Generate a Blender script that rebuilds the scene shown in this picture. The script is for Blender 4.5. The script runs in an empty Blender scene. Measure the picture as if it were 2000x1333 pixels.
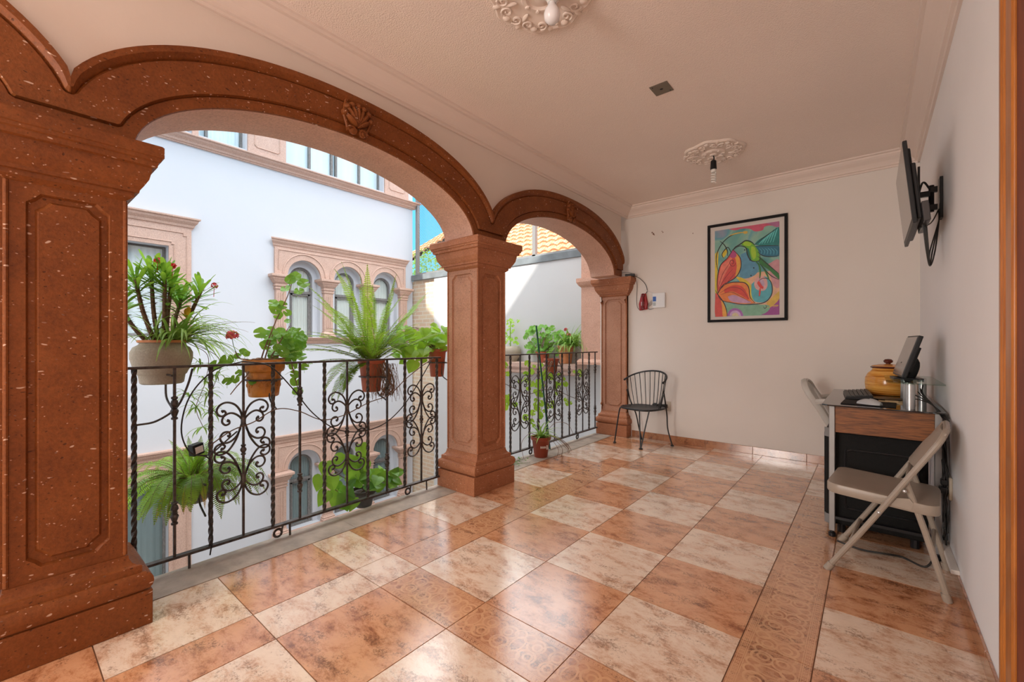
import bpy, math, random
from math import sin, cos, pi, radians, sqrt, atan2
from mathutils import Vector, Matrix, Quaternion

random.seed(7)
scene = bpy.context.scene
COL = scene.collection

# ------------------------------------------------------------------ camera
cam_d = bpy.data.cameras.new('camera')
cam = bpy.data.objects.new('camera', cam_d)
COL.objects.link(cam)
cam.location = (0, 0, 1.122)
cam.rotation_euler = (pi/2, 0, radians(39.8))
cam_d.sensor_width = 36
cam_d.lens = 844*36/2000
cam_d.shift_y = 2.5/2000
cam_d.clip_start = 0.02
cam_d.clip_end = 200
scene.camera = cam

# ------------------------------------------------------------------ world, sun, exposure
world = bpy.data.worlds.new('world')
scene.world = world
world.use_nodes = True
wn = world.node_tree.nodes
wl = world.node_tree.links
wn.clear()
wo = wn.new('ShaderNodeOutputWorld')
bg = wn.new('ShaderNodeBackground')
# bright thin cloud overhead, clear blue low over the roofs
tcw = wn.new('ShaderNodeTexCoord'); spw = wn.new('ShaderNodeSeparateXYZ')
wl.new(tcw.outputs['Generated'], spw.inputs[0])
rw = wn.new('ShaderNodeValToRGB')
rw.color_ramp.elements[0].position = 0.0; rw.color_ramp.elements[0].color = (.16,.52,.80,1)
rw.color_ramp.elements[1].position = 1.0; rw.color_ramp.elements[1].color = (1,1,1,1)
e = rw.color_ramp.elements.new(.36); e.color = (.10,.47,.80,1)
e = rw.color_ramp.elements.new(.50); e.color = (.93,.97,1,1)
wl.new(spw.outputs[2], rw.inputs[0])
sw = wn.new('ShaderNodeValToRGB')
sw.color_ramp.elements[0].position = .36; sw.color_ramp.elements[0].color = (.36,.36,.36,1)
sw.color_ramp.elements[1].position = .55; sw.color_ramp.elements[1].color = (1,1,1,1)
wl.new(spw.outputs[2], sw.inputs[0])
mm = wn.new('ShaderNodeMath'); mm.operation = 'MULTIPLY'; mm.inputs[1].default_value = 4.1
wl.new(sw.outputs[0], mm.inputs[0])
wl.new(rw.outputs[0], bg.inputs[0]); wl.new(mm.outputs[0], bg.inputs[1])
wl.new(bg.outputs[0], wo.inputs[0])

sun_d = bpy.data.lights.new('sun', 'SUN')
sun = bpy.data.objects.new('sun', sun_d)
COL.objects.link(sun)
sun_dir = Vector((0.05, 1.0, -1.0))
sun.rotation_euler = sun_dir.to_track_quat('-Z', 'Y').to_euler()
sun.location = (-5, -6, 12)
sun_d.energy = 7
sun_d.angle = radians(0.6)
sun_d.color = (1, .95, .86)

def area(name, loc, target, sx, sy, power, color):
    d = bpy.data.lights.new(name, 'AREA')
    d.shape = 'RECTANGLE'; d.size = sx; d.size_y = sy
    d.energy = power; d.color = color
    o = bpy.data.objects.new(name, d); COL.objects.link(o)
    o.location = loc
    o.rotation_euler = (Vector(target)-Vector(loc)).to_track_quat('-Z', 'Y').to_euler()
    return o
# unseen area light added behind the viewer to brighten the room
area('fill_light', (-1.9, -2.9, 1.5), (.2, 3.0, 1.6), 1.0, 2.0, 95, (1, .95, .90))

vs = scene.view_settings
scene.display_settings.display_device = 'sRGB'
vs.view_transform = 'Standard'
vs.look = 'None'
vs.gamma = 1
vs.use_curve_mapping = False
vs.exposure = 0.30

# ------------------------------------------------------------------ helpers
def cr(pts, n=6, closed=False):
    """Catmull-Rom through pts"""
    P = [Vector(p) for p in pts]
    out = []
    m = len(P)
    for i in range(m-1):
        p0 = P[i-1] if i > 0 else P[0]*2-P[1]
        p1, p2 = P[i], P[i+1]
        p3 = P[i+2] if i+2 < m else P[-1]*2-P[-2]
        for k in range(n):
            t = k/n
            out.append(.5*((2*p1)+(p2-p0)*t+(2*p0-5*p1+4*p2-p3)*t*t+(3*p1-p0-3*p2+p3)*t**3))
    out.append(P[-1].copy())
    return out

class MB:
    def __init__(s):
        s.v = []; s.f = []; s.m = []
    def face(s, pts, m=0):
        b = len(s.v)
        s.v += [tuple(p) for p in pts]
        s.f.append(tuple(range(b, b+len(pts)))); s.m.append(m)
    def box(s, x0, y0, z0, x1, y1, z1, m=0):
        if x0 > x1: x0, x1 = x1, x0
        if y0 > y1: y0, y1 = y1, y0
        if z0 > z1: z0, z1 = z1, z0
        b = len(s.v)
        s.v += [(x0,y0,z0),(x1,y0,z0),(x1,y1,z0),(x0,y1,z0),(x0,y0,z1),(x1,y0,z1),(x1,y1,z1),(x0,y1,z1)]
        for q in ((0,3,2,1),(4,5,6,7),(0,1,5,4),(1,2,6,5),(2,3,7,6),(3,0,4,7)):
            s.f.append(tuple(b+i for i in q)); s.m.append(m)
        return s
    def loops(s, L, m=0, cap0=True, cap1=True, closed=True):
        """list of equal length vertex loops joined"""
        b = len(s.v); n = len(L[0])
        for l in L: s.v += [tuple(p) for p in l]
        for i in range(len(L)-1):
            for j in range(n if closed else n-1):
                k = (j+1) % n
                s.f.append((b+i*n+j, b+i*n+k, b+(i+1)*n+k, b+(i+1)*n+j)); s.m.append(m)
        if cap0: s.f.append(tuple(b+j for j in reversed(range(n)))); s.m.append(m)
        if cap1: s.f.append(tuple(b+(len(L)-1)*n+j for j in range(n))); s.m.append(m)
        return s
    def tube(s, pts, r, n=6, m=0, twist=0.0, phase=0.0, flat=1.0):
        P = [Vector(p) for p in pts]
        if len(P) < 2: return s
        R = r if isinstance(r, (list, tuple)) else [r]*len(P)
        t0 = (P[1]-P[0]).normalized()
        a = Vector((0,0,1)) if abs(t0.z) < .9 else Vector((1,0,0))
        u = t0.cross(a).normalized()
        L = []
        for i, p in enumerate(P):
            t = (P[min(i+1,len(P)-1)]-P[max(i-1,0)])
            if t.length < 1e-9: t = t0
            t.normalize()
            u = (u - t*u.dot(t))
            if u.length < 1e-6: u = t.cross(Vector((0,1,0)))
            u.normalize(); w = t.cross(u)
            L.append([p + (u*cos(q)+w*sin(q)*flat)*R[i] for q in [phase+twist*i+2*pi*k/n for k in range(n)]])
        return s.loops(L, m)
    def lathe(s, prof, c=(0,0,0), n=20, m=0, axis=None, sq=1.0):
        cx, cy, cz = c
        L = []
        for r, z in prof:
            L.append([(cx+r*cos(2*pi*k/n), cy+r*sin(2*pi*k/n)*sq, cz+z) for k in range(n)])
        return s.loops(L, m)
    def rect(s, x0, x1, y0, y1, prof, m=0, kx=1.0):
        """stack of rectangles grown by offset: prof [(offset, z)]"""
        L = [[(x0-o*kx,y0-o,z),(x1+o*kx,y0-o,z),(x1+o*kx,y1+o,z),(x0-o*kx,y1+o,z)] for o, z in prof]
        return s.loops(L, m)
    def prism(s, poly, a, b, plane='xz', m=0):
        """extrude a 2D polygon between a and b along the missing axis"""
        def mk(p, t):
            return {'xz': (p[0],t,p[1]), 'yz': (t,p[0],p[1]), 'xy': (p[0],p[1],t)}[plane]
        return s.loops([[mk(p,a) for p in poly],[mk(p,b) for p in poly]], m)
    def ball(s, c, rx, ry=None, rz=None, n=10, k=7, m=0, rot=None):
        ry = ry or rx; rz = rz or rx
        L = []
        for i in range(k+1):
            th = pi*i/k
            rr = max(sin(th), .02)
            l = []
            for j in range(n):
                p = Vector((rx*rr*cos(2*pi*j/n), ry*rr*sin(2*pi*j/n), -rz*cos(th)))
                if rot: p = rot @ p
                l.append(tuple(Vector(c)+p))
            L.append(l)
        return s.loops(L, m)
    def blade(s, pts, widths, up=(0,0,1), fold=.25, m=0):
        """a leaf: centre line pts, half widths, V fold"""
        P = [Vector(p) for p in pts]; b = len(s.v); up = Vector(up)
        for i, p in enumerate(P):
            t = (P[min(i+1,len(P)-1)]-P[max(i-1,0)]).normalized()
            w = t.cross(up)
            if w.length < 1e-4: w = t.cross(Vector((1,0,0)))
            w.normalize(); nn = w.cross(t).normalized()
            h = widths[i]
            s.v += [tuple(p-w*h+nn*h*fold), tuple(p), tuple(p+w*h+nn*h*fold)]
        for i in range(len(P)-1):
            a = b+3*i
            s.f += [(a,a+1,a+4,a+3),(a+1,a+2,a+5,a+4)]; s.m += [m,m]
        return s
    def build(s, name, mats, parent=None, smooth=False, bevel=0, auto=35, loc=None, rot=None, solid=0):
        me = bpy.data.meshes.new(name)
        me.from_pydata(s.v, [], s.f)
        if not isinstance(mats, (list, tuple)): mats = [mats]
        for mt in mats: me.materials.append(mt)
        me.polygons.foreach_set('material_index', s.m)
        if smooth: me.polygons.foreach_set('use_smooth', [True]*len(me.polygons))
        me.update()
        o = bpy.data.objects.new(name, me); COL.objects.link(o)
        if parent: o.parent = parent
        if loc: o.location = loc
        if rot: o.rotation_euler = rot
        import bmesh
        if not (smooth and auto):
            bm = bmesh.new(); bm.from_mesh(me); bmesh.ops.recalc_face_normals(bm, faces=bm.faces); bm.to_mesh(me); bm.free()
        else:
            bm = bmesh.new(); bm.from_mesh(me); bmesh.ops.recalc_face_normals(bm, faces=bm.faces)
            for e in bm.edges:
                if len(e.link_faces) == 2 and e.calc_face_angle(0) > radians(auto): e.smooth = False
            bm.to_mesh(me); bm.free()
        if bevel:
            md = o.modifiers.new('bevel', 'BEVEL'); md.width = bevel; md.segments = 2
            md.limit_method = 'ANGLE'; md.angle_limit = radians(40)
        if solid:
            md = o.modifiers.new('solid', 'SOLIDIFY'); md.thickness = solid
        return o

def thing(name, label, cat, loc=(0,0,0), rz=0, group=None):
    o = bpy.data.objects.new(name, None); COL.objects.link(o)
    o.empty_display_size = .1
    o.location = loc; o.rotation_euler = (0,0,rz)
    o['label'] = label; o['category'] = cat
    if group: o['group'] = group
    return o
def tag(o, label, cat, group=None, kind=None):
    o['label'] = label; o['category'] = cat
    if group: o['group'] = group
    if kind: o['kind'] = kind
    return o
def struct(o):
    o['kind'] = 'structure'; return o

# ------------------------------------------------------------------ materials
def newmat(name):
    m = bpy.data.materials.new(name); m.use_nodes = True
    nt = m.node_tree; b = nt.nodes['Principled BSDF']
    return m, nt, b
def plain(name, c, rough=.6, metal=0, spec=None, coat=0, bump=0, bscale=60, var=0, vscale=8, trans=0, emis=None):
    m, nt, b = newmat(name)
    b.inputs['Base Color'].default_value = (*c, 1)
    b.inputs['Roughness'].default_value = rough
    b.inputs['Metallic'].default_value = metal
    if spec is not None: b.inputs['Specular IOR Level'].default_value = spec
    if coat: b.inputs['Coat Weight'].default_value = coat; b.inputs['Coat Roughness'].default_value = .08
    if trans: b.inputs['Transmission Weight'].default_value = trans
    if var or bump:
        tc = nt.nodes.new('ShaderNodeTexCoord')
    if var:
        n = nt.nodes.new('ShaderNodeTexNoise'); n.inputs['Scale'].default_value = vscale; n.inputs['Detail'].default_value = 5
        nt.links.new(tc.outputs['Object'], n.inputs['Vector'])
        r = nt.nodes.new('ShaderNodeValToRGB')
        r.color_ramp.elements[0].position = .3; r.color_ramp.elements[1].position = .7
        r.color_ramp.elements[0].color = (*[x*(1-var) for x in c], 1)
        r.color_ramp.elements[1].color = (*[min(1, x*(1+var)) for x in c], 1)
        nt.links.new(n.outputs['Fac'], r.inputs[0]); nt.links.new(r.outputs[0], b.inputs['Base Color'])
    if bump:
        n2 = nt.nodes.new('ShaderNodeTexNoise'); n2.inputs['Scale'].default_value = bscale; n2.inputs['Detail'].default_value = 4
        nt.links.new(tc.outputs['Object'], n2.inputs['Vector'])
        bp = nt.nodes.new('ShaderNodeBump'); bp.inputs['Strength'].default_value = bump; bp.inputs['Distance'].default_value = .01
        nt.links.new(n2.outputs['Fac'], bp.inputs['Height']); nt.links.new(bp.outputs[0], b.inputs['Normal'])
    return m
def ramp(nt, els):
    r = nt.nodes.new('ShaderNodeValToRGB')
    while len(r.color_ramp.elements) < len(els): r.color_ramp.elements.new(.5)
    for e, (p, c) in zip(r.color_ramp.elements, els):
        e.position = p; e.color = (*c, 1)
    return r
def noise(nt, vec, scale, detail=5, rough=.5, dist=0):
    n = nt.nodes.new('ShaderNodeTexNoise'); n.inputs['Scale'].default_value = scale
    n.inputs['Detail'].default_value = detail; n.inputs['Roughness'].default_value = rough
    n.inputs['Distortion'].default_value = dist
    nt.links.new(vec, n.inputs['Vector']); return n
def mixc(nt, fac, a, b):
    m = nt.nodes.new('ShaderNodeMix'); m.data_type = 'RGBA'
    for i, x in ((0, fac), (6, a), (7, b)):
        if isinstance(x, (int, float)): m.inputs[i].default_value = x
        elif isinstance(x, tuple): m.inputs[i].default_value = (*x, 1)
        else: nt.links.new(x, m.inputs[i])
    return m.outputs[2]
def mapping(nt, out, sc=(1,1,1), loc=(0,0,0), rot=(0,0,0)):
    mp = nt.nodes.new('ShaderNodeMapping'); mp.inputs['Scale'].default_value = sc
    mp.inputs['Location'].default_value = loc; mp.inputs['Rotation'].default_value = rot
    nt.links.new(out, mp.inputs['Vector']); return mp.outputs[0]

def stone_mat(name, base, dark, light, fleck=.75, rough=.55, pits=.75):
    """volcanic cantera stone: fine mottling, dark pits, pale flecks"""
    m, nt, b = newmat(name)
    tc = nt.nodes.new('ShaderNodeNewGeometry').outputs['Position']
    n1 = noise(nt, tc, 7, 8, .65)
    c0 = ramp(nt, [(.3, dark), (.52, base), (.75, light)]); nt.links.new(n1.outputs['Fac'], c0.inputs[0])
    n1b = noise(nt, tc, 90, 4, .7)
    gr = ramp(nt, [(.35, tuple(x*.62 for x in base)), (.6, tuple(min(1, x*1.2) for x in base))]); nt.links.new(n1b.outputs['Fac'], gr.inputs[0])
    c1 = mixc(nt, .45, c0.outputs[0], gr.outputs[0])
    # pale flecks
    v = nt.nodes.new('ShaderNodeTexVoronoi'); v.inputs['Scale'].default_value = 34
    nw = noise(nt, tc, 12, 2); 
    va = nt.nodes.new('ShaderNodeVectorMath'); va.operation = 'MULTIPLY_ADD'
    nt.links.new(nw.outputs['Color'], va.inputs[0]); va.inputs[1].default_value = (.05,.05,.05); nt.links.new(tc, va.inputs[2])
    nt.links.new(mapping(nt, va.outputs[0], (1, .55, 1.4)), v.inputs['Vector'])
    fr = ramp(nt, [(.0, (1,1,1)), (.12, (1,1,1)), (.16, (0,0,0))]); nt.links.new(v.outputs['Distance'], fr.inputs[0])
    sel = ramp(nt, [(.62, (0,0,0)), (.66, (1,1,1))]); nt.links.new(v.outputs['Color'], sel.inputs[0])
    mu = nt.nodes.new('ShaderNodeMath'); mu.operation = 'MULTIPLY'
    nt.links.new(fr.outputs[0], mu.inputs[0]); nt.links.new(sel.outputs[0], mu.inputs[1])
    mu2 = nt.nodes.new('ShaderNodeMath'); mu2.operation = 'MULTIPLY'; mu2.inputs[1].default_value = fleck
    nt.links.new(mu.outputs[0], mu2.inputs[0])
    c2 = mixc(nt, mu2.outputs[0], c1, (.72, .5, .38))
    # dark pits
    v2 = nt.nodes.new('ShaderNodeTexVoronoi'); v2.inputs['Scale'].default_value = 38
    nt.links.new(mapping(nt, va.outputs[0], (1,.7,1.3), (3,1,2)), v2.inputs['Vector'])
    pr = ramp(nt, [(.0, (1,1,1)), (.11, (1,1,1)), (.16, (0,0,0))]); nt.links.new(v2.outputs['Distance'], pr.inputs[0])
    s2 = ramp(nt, [(.60, (0,0,0)), (.64, (1,1,1))]); nt.links.new(v2.outputs['Color'], s2.inputs[0])
    mu3 = nt.nodes.new('ShaderNodeMath'); mu3.operation = 'MULTIPLY'
    nt.links.new(pr.outputs[0], mu3.inputs[0]); nt.links.new(s2.outputs[0], mu3.inputs[1])
    mu4 = nt.nodes.new('ShaderNodeMath'); mu4.operation = 'MULTIPLY'; mu4.inputs[1].default_value = pits
    nt.links.new(mu3.outputs[0], mu4.inputs[0])
    c3 = mixc(nt, mu4.outputs[0], c2, tuple(x*.25 for x in base))
    v3 = nt.nodes.new('ShaderNodeTexVoronoi'); v3.inputs['Scale'].default_value = 85
    nt.links.new(mapping(nt, va.outputs[0], (1,.8,1.2), (7,3,5)), v3.inputs['Vector'])
    r3 = ramp(nt, [(.0, (1,1,1)), (.16, (1,1,1)), (.24, (0,0,0))]); nt.links.new(v3.outputs['Distance'], r3.inputs[0])
    sp3 = nt.nodes.new('ShaderNodeSeparateColor'); nt.links.new(v3.outputs['Color'], sp3.inputs[0])
    s3 = ramp(nt, [(.80, (0,0,0)), (.84, (1,1,1))]); nt.links.new(sp3.outputs[0], s3.inputs[0])
    s4 = ramp(nt, [(.76, (0,0,0)), (.80, (1,1,1))]); nt.links.new(sp3.outputs[1], s4.inputs[0])
    ma = nt.nodes.new('ShaderNodeMath'); ma.operation = 'MULTIPLY'; nt.links.new(r3.outputs[0], ma.inputs[0]); nt.links.new(s3.outputs[0], ma.inputs[1])
    mb_ = nt.nodes.new('ShaderNodeMath'); mb_.operation = 'MULTIPLY'; nt.links.new(r3.outputs[0], mb_.inputs[0]); nt.links.new(s4.outputs[0], mb_.inputs[1])
    mf = nt.nodes.new('ShaderNodeMath'); mf.operation = 'MULTIPLY'; mf.inputs[1].default_value = fleck; nt.links.new(ma.outputs[0], mf.inputs[0])
    c3 = mixc(nt, mf.outputs[0], c3, (.66,.40,.28))
    mp_ = nt.nodes.new('ShaderNodeMath'); mp_.operation = 'MULTIPLY'; mp_.inputs[1].default_value = pits; nt.links.new(mb_.outputs[0], mp_.inputs[0])
    c3 = mixc(nt, mp_.outputs[0], c3, tuple(x*.3 for x in base))
    nt.links.new(c3, b.inputs['Base Color'])
    b.inputs['Roughness'].default_value = rough
    b.inputs['Specular IOR Level'].default_value = .28
    bp = nt.nodes.new('ShaderNodeBump'); bp.inputs['Strength'].default_value = .35; bp.inputs['Distance'].default_value = .004
    sub = nt.nodes.new('ShaderNodeMath'); sub.operation = 'SUBTRACT'
    nt.links.new(n1b.outputs['Fac'], sub.inputs[0]); nt.links.new(mu3.outputs[0], sub.inputs[1])
    nt.links.new(sub.outputs[0], bp.inputs['Height']); nt.links.new(bp.outputs[0], b.inputs['Normal'])
    return m

M = {}
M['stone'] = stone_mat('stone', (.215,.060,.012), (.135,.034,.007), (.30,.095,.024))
M['stone_lit'] = stone_mat('stone_lit', (.40,.155,.072), (.30,.105,.046), (.48,.20,.10))  # lighter copy of the stone: stronger light on the far pillars painted in
M['stone_lit_face'] = stone_mat('stone_lit_face', (.47,.235,.145), (.37,.17,.10), (.55,.29,.19), fleck=.4)  # lighter still: light on one shaft side put into the colour
M['stone_daylit'] = stone_mat('stone_daylit', (.64,.38,.28), (.55,.31,.215), (.70,.44,.33), fleck=.25, pits=.35)  # palest copy: daylight on soffits and outer arch faces put into the colour
M['stone_pale'] = stone_mat('stone_pale', (.54,.37,.30), (.48,.32,.25), (.59,.42,.35), fleck=.12, pits=.12)
M['wall'] = plain('wall_paint', (.76,.69,.625), .75, bump=.08, bscale=25, var=.03, vscale=1.5)
M['wall_lit'] = plain('right_wall_lit', (.86,.83,.82), .75, bump=.05, bscale=25, var=.02, vscale=1.5)  # wall paint lightened so the light on the right wall is in the colour
M['wall_arc'] = plain('wall_arcade_paint', (.78,.67,.59), .75, bump=.04, bscale=60, var=.03, vscale=2)
M['ceil'] = plain('ceiling_texture', (.88,.74,.65), .9, bump=.45, bscale=140, var=.03, vscale=1)
M['crown'] = plain('crown_plaster', (.78,.65,.57), .8)
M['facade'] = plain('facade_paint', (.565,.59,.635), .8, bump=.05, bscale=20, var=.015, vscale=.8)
M['endwall'] = plain('end_wall_paint', (.58,.58,.58), .8, bump=.05, bscale=20, var=.03, vscale=1)
M['concrete'] = plain('sill_concrete', (.42,.35,.285), .55, bump=.3, bscale=40, var=.25, vscale=9)
M['iron'] = plain('wrought_iron', (.085,.072,.066), .42, metal=.6, bump=.3, bscale=120, var=.4, vscale=40)
M['iron_black'] = plain('black_iron', (.015,.015,.016), .4, metal=.3)
M['white_plastic'] = plain('white_plastic', (.75,.73,.70), .4)
M['black_plastic'] = plain('black_plastic', (.012,.012,.013), .4, spec=.35)
M['black_matte'] = plain('black_matte', (.007,.0065,.006), .7, spec=.25, bump=.3, bscale=300)
M['grey_metal'] = plain('grey_metal', (.30,.29,.28), .4, metal=.5)
M['chrome'] = plain('brushed_metal', (.55,.54,.53), .3, metal=.8)
M['beige_metal'] = plain('beige_enamel', (.35,.285,.225), .36, var=.04, vscale=20)
M['white_glaze'] = plain('plaster_ornament', (.82,.69,.60), .7)
M['soil'] = plain('soil', (.05,.03,.02), .95, bump=.8, bscale=80)
M['terracotta'] = plain('terracotta', (.42,.10,.045), .6, var=.15, vscale=14)
M['terracotta_or'] = plain('terracotta_orange', (.60,.24,.10), .6, var=.15, vscale=14)
M['carved_pot'] = plain('glazed_orange_clay', (.52,.20,.03), .4, var=.3, vscale=18, bump=.4, bscale=50)
M['beige_pot'] = plain('speckled_beige_clay', (.40,.35,.275), .65, var=.12, vscale=120, bump=.3, bscale=150)
M['dark_pot'] = plain('dark_pot', (.06,.05,.045), .55, var=.3, vscale=20)
M['bark'] = plain('bark', (.17,.10,.06), .9, bump=1, bscale=120, var=.3, vscale=50)
M['red_flower'] = plain('red_flower', (.75,.02,.02), .5)
M['pink_flower'] = plain('pink_flower', (.75,.12,.16), .5, var=.3, vscale=60)
M['yellow_leaf'] = plain('yellow_leaf', (.65,.42,.03), .5)
M['dry'] = plain('dry_stem', (.22,.13,.08), .85)
M['cable_black'] = plain('cable_black', (.02,.018,.016), .5)
M['cable_brown'] = plain('vine_cord', (.14,.09,.06), .7)
M['wood_frame'] = None

def leaf_mat(name, c1, c2, trans=.35):
    m, nt, b = newmat(name)
    tc = nt.nodes.new('ShaderNodeNewGeometry').outputs['Position']
    n = noise(nt, tc, 9, 3)
    r = ramp(nt, [(.3, c1), (.7, c2)]); nt.links.new(n.outputs['Fac'], r.inputs[0])
    nt.links.new(r.outputs[0], b.inputs['Base Color'])
    b.inputs['Roughness'].default_value = .42
    tr = nt.nodes.new('ShaderNodeBsdfTranslucent')
    mc = mixc(nt, .5, r.outputs[0], (.55,.75,.05))
    nt.links.new(mc, tr.inputs['Color'])
    ms = nt.nodes.new('ShaderNodeMixShader'); ms.inputs[0].default_value = trans
    nt.links.new(b.outputs[0], ms.inputs[1]); nt.links.new(tr.outputs[0], ms.inputs[2])
    nt.links.new(ms.outputs[0], nt.nodes['Material Output'].inputs[0])
    return m
M['leaf'] = leaf_mat('leaf_green', (.11,.30,.03), (.20,.48,.06))
M['leaf_dark'] = leaf_mat('leaf_dark', (.05,.17,.03), (.11,.30,.05), .25)
M['fern'] = leaf_mat('fern_green', (.11,.27,.02), (.28,.50,.05))
M['leaf_light'] = leaf_mat('leaf_light', (.24,.50,.04), (.42,.70,.08), .45)
M['spider'] = leaf_mat('spider_green', (.16,.38,.05), (.38,.58,.18))

def wood_mat(name, c1, c2, rough=.35, scale=(6,6,.6), coat=0):
    m, nt, b = newmat(name)
    tc = nt.nodes.new('ShaderNodeNewGeometry').outputs['Position']
    n = noise(nt, mapping(nt, tc, scale), 9, 8, .6, .4)
    r = ramp(nt, [(.32, c1), (.62, c2)]); nt.links.new(n.outputs['Fac'], r.inputs[0])
    nt.links.new(r.outputs[0], b.inputs['Base Color'])
    b.inputs['Roughness'].default_value = rough
    b.inputs['Coat Weight'].default_value = coat
    return m
M['wood_frame'] = wood_mat('casing_wood', (.34,.10,.014), (.50,.165,.026), .35, (8,8,.5), .15)
M['wood_door'] = wood_mat('door_wood', (.15,.022,.005), (.23,.042,.009), .55, (8,3,.5))
M['wood_desk'] = wood_mat('desk_wood', (.085,.026,.006), (.30,.10,.022), .5, (1.5,6,22))
M['old_wood'] = wood_mat('weathered_wood', (.10,.095,.09), (.24,.23,.22), .8, (20,20,3))

def glass_mat(name, tint=(1,1,1), gl=.25):
    m, nt, b = newmat(name)
    nt.nodes.remove(b)
    t = nt.nodes.new('ShaderNodeBsdfTransparent'); t.inputs[0].default_value = (*tint, 1)
    g = nt.nodes.new('ShaderNodeBsdfGlossy'); g.inputs['Roughness'].default_value = .03
    ms = nt.nodes.new('ShaderNodeMixShader')
    lw = nt.nodes.new('ShaderNodeLayerWeight'); lw.inputs[0].default_value = gl
    ge = nt.nodes.new('ShaderNodeNewGeometry'); iv = nt.nodes.new('ShaderNodeMath'); iv.operation = 'SUBTRACT'; iv.inputs[0].default_value = 1
    nt.links.new(ge.outputs['Backfacing'], iv.inputs[1])
    mu = nt.nodes.new('ShaderNodeMath'); mu.operation = 'MULTIPLY'
    nt.links.new(lw.outputs['Fresnel'], mu.inputs[0]); nt.links.new(iv.outputs[0], mu.inputs[1])
    nt.links.new(mu.outputs[0], ms.inputs[0])
    nt.links.new(t.outputs[0], ms.inputs[1]); nt.links.new(g.outputs[0], ms.inputs[2])
    nt.links.new(ms.outputs[0], nt.nodes['Material Output'].inputs[0])
    return m
M['glass'] = glass_mat('window_glass', (.93,.96,.97), .35)
M['desk_glass'] = plain('dark_desk_glass', (.012,.010,.010), .06, spec=.8)
M['shelf_glass'] = glass_mat('shelf_glass', (.80,.88,.84), .12)
M['curtain'] = plain('curtain', (.86,.88,.88), .9)
M['curtain_dark'] = plain('curtain_dark', (.26,.31,.31), .9)
M['curtain_warm'] = plain('curtain_warm', (.74,.72,.66), .9)

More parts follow.
